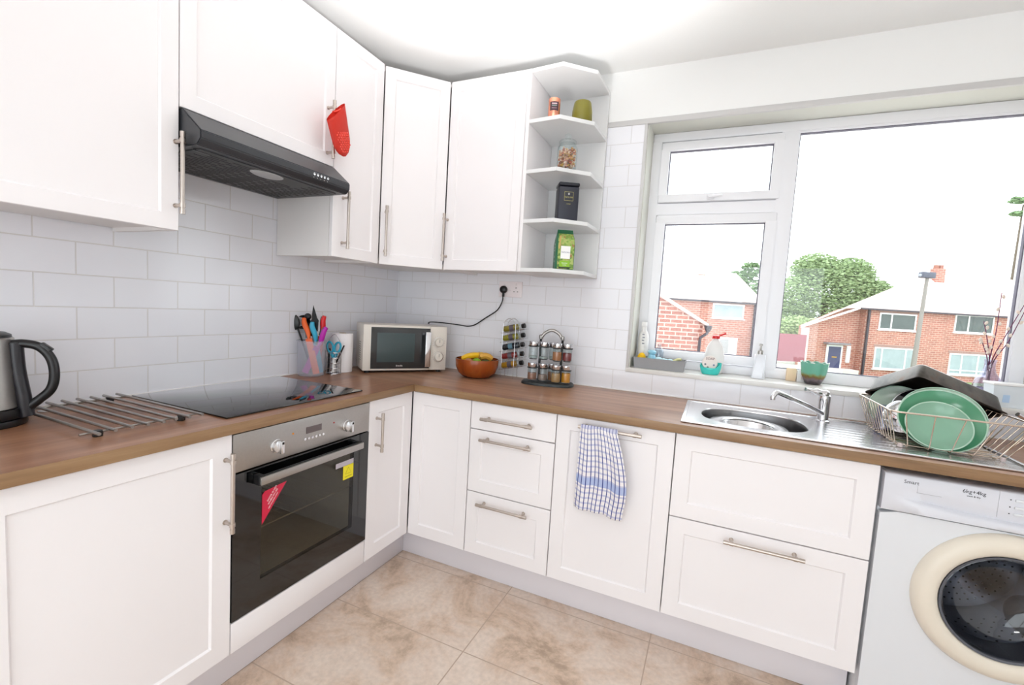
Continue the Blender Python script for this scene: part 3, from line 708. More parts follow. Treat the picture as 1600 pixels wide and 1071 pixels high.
t = thing('trivet_rack', 'stainless steel rod trivet with black feet beside the black hob', 'trivet', (.27, -1.65, WTZ))
rods = [(.500, -1.779, .19), (.493, -1.741, .09), (.491, -1.703, .045), (.494, -1.667, .02), (.497, -1.630, .02), (.491, -1.594, .02), (.496, -1.560, .02), (.495, -1.523, .02)]
for i, (x, y, x2) in enumerate(rods): obj('rod', tube(B(), [(x, y, .9275), (.022, y, .9275)], .0042, 12), STEELD, t)
for x in (.452, .060): obj('cross_rod', tube(B(), [(x, -1.800, .9215), (x, -1.508, .9215)], .0030, 10), STEELD, t)
for x in (.452, .060):
    for y in (-1.762, -1.560): obj('rubber_foot', lathe(B(), [(0, .0005), (.0105, .0005), (.0115, .008), (.010, .016), (0, .0165)], (x, y, WTZ), 18), BLACKP, t)

# utensil pot
PC = V((.118, -.790, WTZ))
PC = V((.075, -.742, WTZ))
FROST = mat('frosted_plastic', (214, 214, 226), .4, noise=.01, alpha=.28)
t = thing('utensil_pot', 'translucent plastic pot holding knives and utensils behind the hob', 'pot', PC)
obj('pot_wall', lathe(B(), [(0, .001), (.058, .001), (.061, .005), (.0665, .170), (.069, .172), (.069, .176), (.0645, .174), (.059, .008), (0, .006)], PC, 48), FROST, t)
def knife(label, hc, p0, p1, hue, rr=.011, bladec=None, name='knife'):
    """handle from p1 (inside) to p0 (top)"""
    p0, p1 = V(p0), V(p1); d = (p1-p0).normalized(); Lh = .105
    tk = thing(name, label, 'knife', p1)
    side = d.cross(V((.73, -.68, 0))).normalized()
    pts = smooth_path([p0, p0+d*.025+side*.004, p0+d*.07-side*.003, p0+d*Lh], 5); n = len(pts)
    obj('handle', tube(B(), pts, [rr*(.45+.75*math.sin(pi*(.15+.75*i/(n-1)))) for i in range(n)], 14), hue, tk, 60)
    obj('handle_grip', tube(B(), [q+side*.006 for q in pts[2:-1]], [rr*.72]*(n-3), 10), mat('grip_grey', (96, 92, 92), .5), tk, 60)
    bm = B(); b0 = p0+d*Lh; wv = side*.015; nv = d.cross(side)*.001
    obox(bm, b0-wv-nv, wv*2, nv*2, p1-b0); obj('blade', bm, bladec or hue, tk); return tk
ORG = mat('orange_plastic', (236, 96, 20), .35); CYN = mat('cyan_plastic', (60, 178, 214), .35); REDP = mat('red_plastic', (212, 28, 34), .3); MAG = mat('magenta_plastic', (188, 34, 172), .35)
TURQ = mat('turquoise_plastic', (40, 160, 190), .35)
cx, cy, cz = PC
R2 = V((.914, .406, 0)); F2 = V((-.406, .914, 0))   # across / away along the worktop corner
def U(a, b, z): return PC+R2*a+F2*b+Z1*z
knife('knife with an orange and grey handle, blade orange, leaning left in the utensil pot', None, U(-.035, -.014, .286), U(.040, -.030, .014), ORG)
knife('knife with a pale blue handle, upright in the middle of the utensil pot', None, U(.006, -.012, .268), U(.040, .012, .014), CYN)
knife('knife with a red handle, tallest on the right of the utensil pot', None, U(.053, .018, .300), U(.012, .020, .014), REDP)
knife('knife with a magenta handle leaning right over the rim of the utensil pot', None, U(.077, -.012, .245), U(-.022, -.020, .014), MAG)
# black utensils
tk = thing('cooking_spoon', 'black slotted nylon spoon leaning left out of the utensil pot', 'spoon', U(.0, .02, .012))
bm = tube(B(), [U(0, .02, .012), U(-.060, .008, .190), U(-.074, .002, .232)], .0045, 10); obj('handle', bm, BLACKP, tk, 60)
bm = B(); ellipsoid(bm, U(-.094, .0, .262), .033, .010, .042, M.Rotation(YAW, 3, 'Z') @ M.Rotation(-.25, 3, 'Y')); obj('spoon_head', bm, BLACKP, tk)
tk = thing('ladle', 'black ladle with a round bowl behind the orange handled knife', 'ladle', U(-.01, .034, .012))
bm = tube(B(), [U(-.01, .034, .012), U(-.035, .040, .20), U(-.045, .040, .29), U(-.040, .03, .305)], .0045, 10); obj('handle', bm, BLACKP, tk, 60)
bm = lathe(B(), [(0, -.030), (.020, -.027), (.033, -.012), (.036, .006), (.033, .006), (.030, -.010), (.018, -.024), (0, -.027)], U(-.052, .018, .262), 28, U(-.052, .018, .262)*0+V((.45, -.85, .25))); obj('ladle_bowl', bm, BLACKP, tk, 60)
tk = thing('potato_masher', 'black utensil with a rounded top behind the orange handle', 'utensil', U(-.02, .025, .012))
bm = tube(B(), [U(-.02, .025, .012), U(-.028, .02, .26)], .006, 10); obj('shaft', bm, BLACKP, tk, 60)
bm = B(); ellipsoid(bm, U(-.030, .016, .292), .020, .014, .017); obj('head', bm, BLACKP, tk)
tk = thing('carving_knife', 'black pointed knife blade standing tallest in the utensil pot', 'knife', U(.0, .02, .012))
bm = B(); obox(bm, U(-.006, .018, .012), R2*.012, F2*.008, Z1*.22-R2*.0, .002); obj('handle', bm, BLACKP, tk)
prof = [(-.010, .225), (.022, .222), (.024, .262), (.012, .305), (-.004, .350), (-.009, .300)]
bm = sweep(B(), prof, U(0, .014, 0), R2, Z1, F2*.002); obj('blade', bm, mat('black_blade', (24, 24, 26), .3), tk)
tk = thing('spatula', 'black nylon spatula between the orange and pale blue handles', 'spatula', U(.01, .03, .012))
bm = tube(B(), [U(.01, .03, .012), U(.012, .012, .20)], .0045, 8); obj('handle', bm, BLACKP, tk)
bm = sweep(B(), [(-.018, .20), (.016, .19), (.028, .275), (.020, .288), (-.004, .285), (-.016, .262)], U(0, .006, 0), R2, Z1, F2*.004); obj('spatula_head', bm, BLACKP, tk)

# wire cutlery caddy with scissors
CC = V((.112, -.632, WTZ))
t = thing('cutlery_caddy', 'small chrome wire caddy with scissors between the pot and the paper roll', 'caddy', CC)
bm = B()
for k in range(5):
    z = .004+k*.027; tube(bm, [CC+V((cos(2*pi*i/28)*.036, sin(2*pi*i/28)*.036, z)) for i in range(28)], .0016, 6, closed=True)
for k in range(10):
    a = 2*pi*k/10; tube(bm, [CC+V((cos(a)*.036, sin(a)*.036, .003)), CC+V((cos(a)*.036, sin(a)*.036, .115))], .0011, 5)
obj('wire_cage', bm, CHROME, t)
bm = lathe(B(), [(0, .001), (.036, .001), (.036, .003), (0, .003)], CC, 24); obj('caddy_base', bm, CHROME, t)
bm = tube(B(), smooth_path([CC+R2*-.036+Z1*.10, CC+R2*-.030+Z1*.165, CC+Z1*.205, CC+R2*.030+Z1*.165, CC+R2*.036+Z1*.10], 8), .0016, 6); obj('carry_handle', bm, mat('clear_wire', (215, 205, 215), .2, .5), t)
def C3(a, b, z): return CC+R2*a+F2*b+Z1*z
tk = thing('scissors', 'turquoise handled scissors standing in the wire caddy', 'scissors', C3(0, 0, .01))
bm = B(); obox(bm, C3(-.008, .0, .008), R2*.008, F2*.002, Z1*.10); obox(bm, C3(.002, .003, .008), R2*.008, F2*.002, Z1*.10); obj('blade', bm, STEEL, tk)
for s_ in (-1, 1):
    c = C3(s_*.019, -.004, .138); bm = tube(B(), [c+R2*cos(q)*.015+Z1*sin(q)*.027+R2*s_*sin(q)*.004 for q in [2*pi*i/24 for i in range(24)]], .0052, 10, closed=True)
    tube(bm, [c-Z1*.026-R2*s_*.002, C3(s_*.003, -.002, .085)], [.0075, .007], 10); obj('finger_loop', bm, TURQ, tk, 60)
tk = thing('pen', 'black pen leaning right out of the wire caddy', 'pen', C3(-.015, .01, .01))
obj('pen_barrel', tube(B(), [C3(-.012, .012, .012), C3(.052, -.002, .150)], .004, 10), BLACKP, tk)
bm = B(); tube(bm, [C3(.006, -.018, .012), C3(.010, -.020, .085)], .009, 14); o = solo('tube_of_glue', bm, mat('white_plastic', (236, 234, 232), .35), 'white plastic tube standing at the front inside the wire caddy', 'tube', None, C3(.006, -.018, .012))
bm = B(); obox(bm, C3(-.033, -.004, .006), R2*.010, F2*.012, Z1*.125-R2*-.004, .002); solo('peeler', bm, BLACKP, 'black peeler handle at the left inside the wire caddy', 'peeler', None, C3(-.030, 0, .006))
# paper towel
TC = V((.085, -.548, WTZ))
t = thing('kitchen_roll', 'white kitchen paper roll standing beside the microwave', 'kitchen roll', TC)
TC.z = WTZ
bm = lathe(B(), [(.018, .001), (.052, .001), (.053, .003), (.053, .205), (.051, .207), (.018, .207), (.018, .001)], TC, 48); obj('paper', bm, mat('paper_white', (240, 236, 238), .9, bump=.3, scale=80), t, 60)
bm = lathe(B(), [(.0168, .0005), (.0178, .0005), (.0178, .209), (.0168, .209), (.0168, .0005)], TC, 28); obj('cardboard_core', bm, mat('cardboard', (186, 160, 128), .9), t)

# ---------------------------------------------------------------- microwave
MX, MY, MA, MW_, MH, MD = .206, -.526, .906, .464, .248, .215
c_, s_ = cos(MA), sin(MA); ma, mb = V((c_, s_, 0)), V((-s_, c_, 0)); MO = V((MX, MY, .925))
def Mp(a, b, z): return MO+ma*a+mb*b+Z1*z
t = thing('microwave_oven', 'cream microwave oven with dark glass door standing diagonally in the corner', 'microwave', (.26, -.26, WTZ))
bm = B(); obox(bm, Mp(0, .012, 0), ma*MW_, mb*(MD-.012), Z1*MH, .004); obj('casing', bm, MWM, t)
bm = B(); obox(bm, Mp(0, -.002, 0), ma*.365, mb*.014, Z1*MH, .003); mdoor = obj('door', bm, MWM, t)
bm = B(); obox(bm, Mp(.366, -.002, 0), ma*(MW_-.366), mb*.014, Z1*MH, .003); mp_ = obj('control_panel', bm, MWM, t)
bm = B(); obox(bm, Mp(.040, -.0045, .010), ma*.325, mb*.003, Z1*.226, .0008); mg = obj('door_glass', bm, mat('microwave_glass', (44, 46, 48), .06, coat=.5), mdoor)
bm = B(); obox(bm, Mp(.072, -.005, .046), ma*.205, mb*.001, Z1*.160, .0002); obj('window_mesh', bm, mat('microwave_window', (62, 76, 78), .25, noise=.05, scale=300), mdoor)
text('lettering', 'Breville', .012, Mp(.195, -.0052, .026), ma, Z1, WP, mg, .0002)
bm = B(); obox(bm, Mp(.330, -.038, .022), ma*.030, mb*.008, Z1*.196, .002); obox(bm, Mp(.332, -.034, .024), ma*.026, mb*.032, Z1*.012, .001); obox(bm, Mp(.332, -.034, .204), ma*.026, mb*.032, Z1*.012, .001); obj('door_handle', bm, CHROME, mdoor)
for z, lab in ((.158, 0), (.076, 1)):
    bm = lathe(B(), [(0, 0), (.0285, 0), (.0285, .004), (.0255, .006), (.0225, .020), (.020, .022), (0, .022)], Mp(.415, -.002, z), 36, -mb); obj('dial_knob', bm, MWM, mp_)
    bm = lathe(B(), [(.0285, .0), (.0300, .0), (.0300, .005), (.0285, .005), (.0285, 0)], Mp(.415, -.002, z), 36, -mb); obj('dial_ring', bm, CHROME, mp_)
    bm = B(); obox(bm, Mp(.4135, -.0255, z), ma*.003, mb*.003, Z1*.018); obj('dial_pointer', bm, mat('knob_grey', (150, 146, 140), .4), mp_)
    bm = B()
    for k in range(12):
        a = radians(-210+k*22); c = Mp(.415+cos(a)*-.036, -.0024, z-sin(a)*.036); obox(bm, c, ma*.003, mb*.0005, Z1*.0012)
    obj('dial_scale', bm, mat('print_red_grey', (170, 120, 110), .5), mp_)['kind'] = 'stuff'
for a, b in ((.03, .03), (.43, .03), (.03, .19), (.43, .19)): obj('foot', lathe(B(), [(0, .0006), (.014, .0006), (.014, .0155), (0, .0155)], Mp(a, b, 0)-Z1*.015, 14), BLACKP, t)
# vents at the left side
bm = B()
for i in range(5):
    for j in range(9): obox(bm, Mp(-.0006, .06+i*.012, .05+j*.012), ma*.001, mb*.005, Z1*.004)
obj('vent_slots', bm, mat('vent_dark', (120, 114, 106), .8), t)['kind'] = 'stuff'

# socket, plug and cable
t = thing('double_socket', 'white double wall socket above the spice racks', 'socket', (.806, 0, 1.411))
bm = box(B(), .734, .880, -.009, -.0005, 1.366, 1.456, .003); fp = obj('face_plate', bm, mat('socket_white', (238, 230, 232), .3), t)
for cx_ in (.770, .842):
    bm = box(B(), cx_-.006, cx_+.006, -.013, -.008, 1.434, 1.448, .002); obj('switch', bm, mat('socket_white', (238, 230, 232), .3), fp)
for (x, z, a, b) in ((.842, 1.420, .002, .004), (.831, 1.398, .004, .002), (.853, 1.398, .004, .002)):
    bm = box(B(), x-a, x+a, -.0094, -.0088, z-b, z+b); obj('pin_hole', bm, DARK, fp)
bm = box(B(), .805, .808, -.0096, -.0086, 1.452-.05, 1.404); obj('fixing_screw', bm, STEEL, fp)
t = thing('mains_cable', 'black mains cable running from the microwave to the plug in the wall', 'cable', (.76, -.03, 1.405))
bm = lathe(B(), [(0, .0), (.020, .0), (.022, .006), (.021, .020), (.015, .026), (0, .027)], (.770, -.0095, 1.408), 28, (0, -1, 0)); box(bm, .765, .775, -.030, -.012, 1.366, 1.392, .003); obj('plug', bm, BLACKP, t, 60)
# path points behind/over the microwave and along the wall
bm = tube(B(), smooth_path([(.770, -.024, 1.372), (.766, -.024, 1.335), (.735, -.022, 1.285), (.66, -.020, 1.235), (.60, -.020, 1.195), (.55, -.022, 1.180), (.50, -.045, 1.185), (.43, -.070, 1.190), (.36, -.090, 1.192), (.33, -.10, 1.190), (.31, -.088, 1.182), (.29, -.05, 1.178)], 8), .0036, 10); obj('cable', bm, BLACKP, t, 60)

# ---------------------------------------------------------------- fruit bowl
FC = V((.703, -.168, WTZ))
BOWLM = wood('bowl_wood', 2, (92, 34, 10), (146, 66, 20), (176, 92, 34), .22, .5)
t = solo('fruit_bowl', lathe(B(), [(0, .001), (.060, .001), (.082, .006), (.105, .028), (.118, .060), (.121, .100), (.1205, .103), (.116, .103), (.113, .062), (.098, .030), (.075, .014), (0, .012)], FC, 64), BOWLM, 'round brown wooden bowl of fruit beside the microwave', 'bowl', None, FC, 50)
def banana(label, pts, r_, m, grp=None):
    pts = smooth_path(pts, 7); n = len(pts)
    tb = thing('banana', label, 'banana', pts[0])
    obj('peel', tube(B(), pts, [r_*min(1, .35+2.2*math.sin(pi*min(1, max(0, i/(n-1))))) for i in range(n)], 8), m, tb, 40)
    obj('stalk', tube(B(), [pts[-1], pts[-1]+(pts[-1]-pts[-3]).normalized()*.012], .004, 6), mat('stalk_brown', (110, 84, 40), .7), tb)
YB = mat('banana_yellow', (236, 186, 20), .45, noise=.12, scale=40); YB2 = mat('banana_ripe', (214, 160, 60), .45, noise=.15, scale=60)
def Fp(a, b, z): return FC+R2*a+F2*b+Z1*z
banana('yellow banana at the left of the fruit bowl', [Fp(-.085, -.010, .093), Fp(-.055, -.012, .112), Fp(-.02, -.005, .120), Fp(.010, .01, .118)], .0165, YB)
banana('second yellow banana lying behind the lime in the fruit bowl', [Fp(-.060, .028, .096), Fp(-.02, .035, .113), Fp(.02, .040, .118), Fp(.05, .045, .110)], .0165, YB)
banana('ripe brownish-yellow banana at the right of the fruit bowl', [Fp(.012, -.012, .112), Fp(.035, -.008, .120), Fp(.060, -.002, .117), Fp(.080, .006, .100)], .018, YB2)
bm = B(); ellipsoid(bm, Fp(.002, -.055, .088), .026, .024, .024); solo('lime', bm, mat('lime_green', (128, 168, 34), .4, noise=.2, scale=40, bump=.3), 'green lime at the front of the fruit bowl', 'lime', None, Fp(.002, -.055, .064))
bm = B(); ellipsoid(bm, Fp(-.042, -.055, .083), .030, .027, .025); solo('onion', bm, mat('onion_skin', (178, 118, 74), .4, noise=.2, scale=30), 'brown onion beside the lime in the fruit bowl', 'onion', None, Fp(-.042, -.055, .058))
bm = B(); ellipsoid(bm, Fp(.048, -.040, .080), .030, .027, .025); solo('avocado', bm, mat('avocado_green', (60, 78, 40), .5, noise=.25, scale=60, bump=.5), 'dark green avocado below the ripe banana in the fruit bowl', 'avocado', None, Fp(.048, -.040, .055))
bm = B(); ellipsoid(bm, Fp(-.020, .0, .065), .036, .034, .032); solo('apple', bm, mat('apple_skin', (176, 120, 50), .35, noise=.3, scale=20), 'apple in the middle of the fruit bowl under the bananas', 'apple', None, Fp(-.02, 0, .033))
bm = tube(B(), [Fp(.014, -.062, .098), Fp(.012, -.058, .150)], [.0016, .0008], 6); solo('wooden_skewer', bm, mat('skewer_red', (150, 74, 50), .6), 'thin reddish stick standing up from the fruit bowl', 'stick', None, Fp(.014, -.062, .098))

# ---------------------------------------------------------------- red pan-lid / oven glove pocket hanging on the hood cabinet
hc = [o for o in COL.objects if o.name.startswith('wall_cabinet') and 'short white' in o.get('label', '')][0]
hd3 = [c for c in hc.children if c.name.startswith('door')][0]
obj('handle', handle_bm((UX, -.932, 1.884), (UX, -.932, 2.118), NL), NICKEL, hd3)
GO = V((UX+.043, -.932, 2.075))
t = thing('silicone_oven_glove', 'red silicone oven glove hanging from the handle above the cooker hood', 'oven glove', (UX+.045, -.93, 1.905))
REDS = mat('red_silicone', (236, 72, 56), .38, noise=.05, scale=120, bump=.25)
bm = B(); rings = []
ax_ = V((0, .33, -1)).normalized(); wy = V((0, 1, .33)).normalized()
c0 = V((UX+.0645, -.950, 2.052))
for i in range(15):
    u = i/14; s_ = .160*u; wd_ = .056*(1-.18*u)*(math.sqrt(max(0, 1-((u-.62)/.385)**2)) if u > .62 else 1); th_ = .021*(1-.35*u)*(math.sqrt(max(0, 1-((u-.62)/.385)**2)) if u > .62 else 1)
    ring = []
    for k in range(28):
        a = 2*pi*k/28; tilt = (.034*cos(a)+.010) * (1-u)
        p = c0+ax_*(s_-tilt)+wy*(cos(a)*wd_)+V((sin(a)*th_, 0, 0)); ring.append(bm.verts.new(p))
    rings.append(ring)
for a, b in zip(rings, rings[1:]):
    for k in range(28): bm.faces.new((a[k], a[(k+1) % 28], b[(k+1) % 28], b[k]))
bm.faces.new(rings[-1])
rr_ = bmesh.ops.solidify(bm, geom=bm.faces[:], thickness=.0018)
obj('glove_body', bm, REDS, t, 60)
bm = B(); lp = [V((UX+.0445+cos(a)*.0165, -.928+sin(a)*.013, 2.078+.010*sin(a))) for a in [2*pi*i/24 for i in range(24)]]
tube(bm, lp, .0042, 8, closed=True); obj('hanging_loop', bm, REDS, t, 60)
bm = B(); random.seed(8)
for i in range(9):
    for k in range(7):
        u = .45+i*.055; y = (k-3)*.0125+(.006 if i % 2 else 0); lim = .045*(1 if u < .62 else math.sqrt(max(0, 1-((u-.62)/.385)**2)))
        if abs(y) > lim*.72: continue
        xx = .021*(1-.35*u)*math.sqrt(max(0, 1-(y/.056)**2))*(1 if u < .62 else math.sqrt(max(0, 1-((u-.62)/.385)**2)))
        ellipsoid(bm, c0+ax_*(.160*u)+wy*y+V((xx, 0, 0)), .0022, .0045, .0045, None, 8, 5)
obj('grip_bumps', bm, REDS, t, 60)['kind'] = 'stuff'

# ---------------------------------------------------------------- things on the open shelves
CK = V((1.122, -.325, SZ[3]))
t = thing('copper_candle', 'small copper candle tin with a dark label on the top open shelf', 'candle', CK)
obj('tin', lathe(B(), [(0, .0005), (.0265, .0005), (.0275, .002), (.0275, .084), (.026, .085), (.0255, .079), (0, .078)], CK, 40), mat('copper', (238, 160, 132), .22, 1, noise=.03), t)
bm = B(); a0 = math.atan2(CAM.y-CK.y, CAM.x-CK.x); pr = None
for i in range(13):
    a = a0-.75+1.5*i/12; cur = [bm.verts.new(CK+V((cos(a)*.0279, sin(a)*.0279, z))) for z in (.026, .066)]
    if pr: bm.faces.new((pr[0], cur[0], cur[1], pr[1]))
    pr = cur
obj('label', bm, mat('plum_label', (64, 40, 48), .5), t)
ff = V((cos(a0), sin(a0), 0)); xr = V((-sin(a0), cos(a0), 0))
for z, s in ((.056, .0075), (.047, .0075), (.036, .005)): 
    bm = B(); obox(bm, CK+ff*.0283-xr*.012+Z1*(z-s*.35), xr*.024, ff*.0004, Z1*s*.7); obj('label_print', bm, mat('print_%d' % int(z*1000), ((196, 170, 176), (120, 130, 128), (150, 120, 130))[(.056, .047, .036).index(z)], .5), t)
GK = V((1.232, -.237, SZ[3]))
solo('green_glass_votive', lathe(B(), [(0, .001), (.046, .001), (.0485, .004), (.0475, .050), (.041, .088), (.038, .094), (.0355, .093), (.038, .086), (.044, .05), (.044, .012), (0, .010)], GK, 48), mat('olive_glass', (146, 138, 40), .3, noise=.08, scale=10, trans=.35), 'frosted olive green glass candle holder on the top open shelf', 'candle holder', None, GK, 50)
JK = V((1.190, -.292, SZ[2]))
t = thing('storage_jar', 'ribbed glass storage jar of nuts and dried pieces on the second shelf', 'jar', JK)
obj('jar_body', lathe(B(), [(0, .001), (.044, .001), (.046, .004), (.0465, .095), (.044, .106), (.036, .116), (.0355, .122), (.034, .122), (.0345, .115), (.0425, .104), (.0448, .094), (.0445, .006), (0, .004)], JK, 60, sq=lambda a, h: 1+.012*cos(20*a)), JARG, t, 60)
obj('jar_lid', lathe(B(), [(0, .118), (.039, .118), (.042, .122), (.042, .130), (.036, .136), (.028, .138), (.011, .139), (.012, .146), (.017, .153), (.016, .162), (.008, .167), (0, .168)], JK, 48), JARG, t, 60)
random.seed(2)
cols = [mat('nut_%d' % i, c, .6, noise=.2, scale=60) for i, c in enumerate(((226, 176, 140), (206, 140, 96), (196, 150, 60), (236, 208, 186), (170, 84, 52)))]
for ci in range(5):
    bm = B()
    for i in range(70):
        a = random.uniform(0, 2*pi); r_ = .037*math.sqrt(random.random()) if i % 3 else .037; z = random.uniform(.012, .094)
        ellipsoid(bm, JK+V((cos(a)*r_, sin(a)*r_, z)), .0065, .0045, .0045, M.Rotation(random.uniform(0, 3), 3, 'X') @ M.Rotation(random.uniform(0, 3), 3, 'Z'), 7, 5)
    o = obj('jar_contents', bm, cols[ci], t, 60); o['kind'] = 'stuff'
# black tin
ph = .5; e1 = V((cos(ph), sin(ph), 0)); e2 = V((-sin(ph), cos(ph), 0)); TO = V((1.168, -.311, SZ[1]+.0006))
t = thing('black_coffee_tin', 'tall square black tin with gold lettering on the third shelf down', 'tin', TO+e1*.05+e2*.045)
TINB = mat('black_tin', (44, 46, 56), .4, .2, noise=.05)
bm = B(); obox(bm, TO, e1*.098, e2*.088, Z1*.160, .007, 3); obj('tin_body', bm, TINB, t)
bm = B(); obox(bm, TO-e1*.0015-e2*.0015+Z1*.161, e1*.101, e2*.091, Z1*.018, .007, 3); obj('tin_lid', bm, mat('black_lid', (26, 28, 38), .3, .2), t)
GOLD = mat('gold_print', (190, 180, 110), .4, .4)
def fr_rect(par, o, X, Y, N_, w_, h_, t_, m, name):
    bm = B(); o = V(o)
    for a, b, c, d in ((0, 0, w_, t_), (0, h_-t_, w_, t_), (0, t_, t_, h_-2*t_), (w_-t_, t_, t_, h_-2*t_)): obox(bm, o+X*a+Y*b, X*c, Y*d, N_*.0005)
    return obj(name, bm, m, par)
fr_rect(t, TO+e1*.027-e2*.0003+Z1*.092, e1, Z1, -e2, .043, .042, .0012, GOLD, 'label_frame')
text('lettering', 'TAYLORS', .0095, TO+e1*.0485-e2*.0006+Z1*.108, e1, Z1, GOLD, t, .0002)
text('lettering', 'COFFEE', .006, TO+e1*.0485-e2*.0006+Z1*.077, e1, Z1, GOLD, t, .0002)
bm = B(); ellipsoid(bm, TO+e1*.0485-e2*.0004+Z1*.124, .004, .0006, .005, M.Rotation(ph, 3, 'Z')); obj('label_crest', bm, mat('silver_print', (190, 190, 190), .4), t)
# coffee bag
TO = V((1.172, -.312, SZ[0]+.0006))
t = thing('coffee_bag', 'green and white ground coffee bag on the lowest open shelf', 'coffee bag', TO+e1*.045+e2*.03)
GR1 = mat('bag_green', (26, 96, 62), .35, noise=.1, scale=30); 
bm = B(); prof_ = [(0, 0, 0, 0), (0, .0, .10, .0), (.002, .006, .150, .1), (.004, .020, .180, .5)]
def bagring(z, i1, i2): return [bm.verts.new(TO+e1*a+e2*b+Z1*z) for a, b in ((i1, i2), (.090-i1, i2), (.090-i1, .058-i2), (i1, .058-i2))]
rs = [bagring(0, .002, .002), bagring(.008, 0, 0), bagring(.12, -.001, -.001), bagring(.150, .002, .006), bagring(.172, .006, .020), bagring(.186, .008, .026), bagring(.192, .008, .026)]
bm.faces.new(rs[0][::-1]); bm.faces.new(rs[-1])
for a, b in zip(rs, rs[1:]):
    for k in range(4): bm.faces.new((a[k], a[(k+1) % 4], b[(k+1) % 4], b[k]))
obj('bag_body', bm, GR1, t, 30)
# front artwork: pale leafy panel made of its own colours
m_, nt, b_ = nodes('bag_artwork'); N_ = nt.nodes.new; L_ = nt.links.new
tc = N_('ShaderNodeTexCoord'); vo = N_('ShaderNodeTexVoronoi'); vo.inputs['Scale'].default_value = 95; cr = N_('ShaderNodeValToRGB'); L_(tc.outputs['Object'], vo.inputs['Vector'])
L_(vo.outputs['Color'], cr.inputs[0]); e = cr.color_ramp.elements; e[0].color = (*s2l((58, 104, 46)), 1); e[1].color = (*s2l((206, 212, 150)), 1); q = e.new(.4); q.color = (*s2l((126, 158, 66)), 1); q = e.new(.7); q.color = (*s2l((170, 186, 106)), 1); q = e.new(.88); q.color = (*s2l((150, 106, 60)), 1)
L_(cr.outputs[0], b_.inputs['Base Color']); b_.inputs['Roughness'].default_value = .35
def fpanel(a0, a1, z0, z1, m, name, off=.0015, slope=0):
    bm = B(); obox(bm, TO+e1*a0-e2*off+Z1*z0, e1*(a1-a0), e2*.0004, Z1*(z1-z0)+e2*slope); return obj(name, bm, m, t)
fpanel(.010, .088, .004, .120, m_, 'front_art')
bm = B(); obox(bm, TO+e1*.010-e2*.0018+Z1*.120, e1*.078, e2*.0004, Z1*.030+e2*.007); obj('front_art', bm, m_, t)
bm = B(); obox(bm, TO+e1*.012+e2*.0048+Z1*.150, e1*.072, e2*.0004, Z1*.022+e2*.014); obj('front_art', bm, m_, t)
fpanel(.024, .070, .052, .112, mat('bag_white', (240, 240, 238), .4), 'front_label', .0022)
fpanel(.020, .070, .014, .042, mat('bag_lime', (136, 184, 40), .4), 'front_band', .0022)
fpanel(.018, .072, .006, .013, mat('bag_dark', (34, 48, 32), .4), 'front_base_band', .0022)
bm = B(); obox(bm, TO+e1*.012-e2*.0024+Z1*.098, e1*.007, e2*.0004, Z1*.062+e1*.004); obj('tie_strip', bm, mat('raffia', (196, 160, 96), .6), t)
text('lettering', 'TAYLORS', .0095, TO+e1*.047-e2*.0026+Z1*.082, e1, Z1, mat('navy_print', (70, 76, 110), .5), t, .0002)
text('lettering', 'GROUND', .0065, TO+e1*.045-e2*.0026+Z1*.031, e1, Z1, WP, t, .0002)
text('lettering', 'COFFEE', .0055, TO+e1*.045-e2*.0026+Z1*.022, e1, Z1, WP, t, .0002)
for o, s_ in ((.115, 8), (.10, 7), (.086, 9), (.056, 7), (.035, 8)): 
    bm = B(); obox(bm, TO-e1*.0016+e2*.020+Z1*o, e2*.004, e1*.0004, Z1*.009); obj('side_print', bm, WP, t)

# ---------------------------------------------------------------- wire rack of lying spice tubes
t = thing('wire_spice_rack', 'chrome wire rack with five tiers of lying jars, left of the spice carousel', 'spice rack', (.86, -.06, WTZ))
bm = B()
for y in (-.090, -.035):
    tube(bm, smooth_path([(.815, y, WTZ+.001), (.815, y, 1.18), (.822, y, 1.225), (.853, y, 1.246), (.884, y, 1.225), (.891, y, 1.18), (.891, y, WTZ+.001)], 8), .0019, 7)
obj('arch_wire', bm, CHROME, t, 60)
tier_z = [.957, 1.008, 1.060, 1.112, 1.164]
for z in tier_z:
    bm = B()
    for y in (-.090, -.062, -.035): tube(bm, [(.800, y, z-.004), (.945, y, z+.030)], .0014, 6)
    for x in (.802, .943): tube(bm, [(x, -.092, z-.004+(x-.8)*.234), (x, -.033, z-.004+(x-.8)*.234)], .0014, 6)
    for x in (.815, .891): tube(bm, [(x, -.092, z-.004+(x-.8)*.234), (x, -.033, z-.004+(x-.8)*.234)], .0014, 6)
    obj('tier_wires', bm, CHROME, t, 60)
sd = V((1, 0, .234)).normalized()
cols_ = [((196, 140, 24), 'mustard'), ((150, 34, 30), 'red'), ((26, 34, 48), 'dark blue'), ((158, 148, 40), 'olive'), ((150, 132, 40), 'yellow-green')]
ordn = ['lowest', 'second lowest', 'middle', 'second highest', 'top']
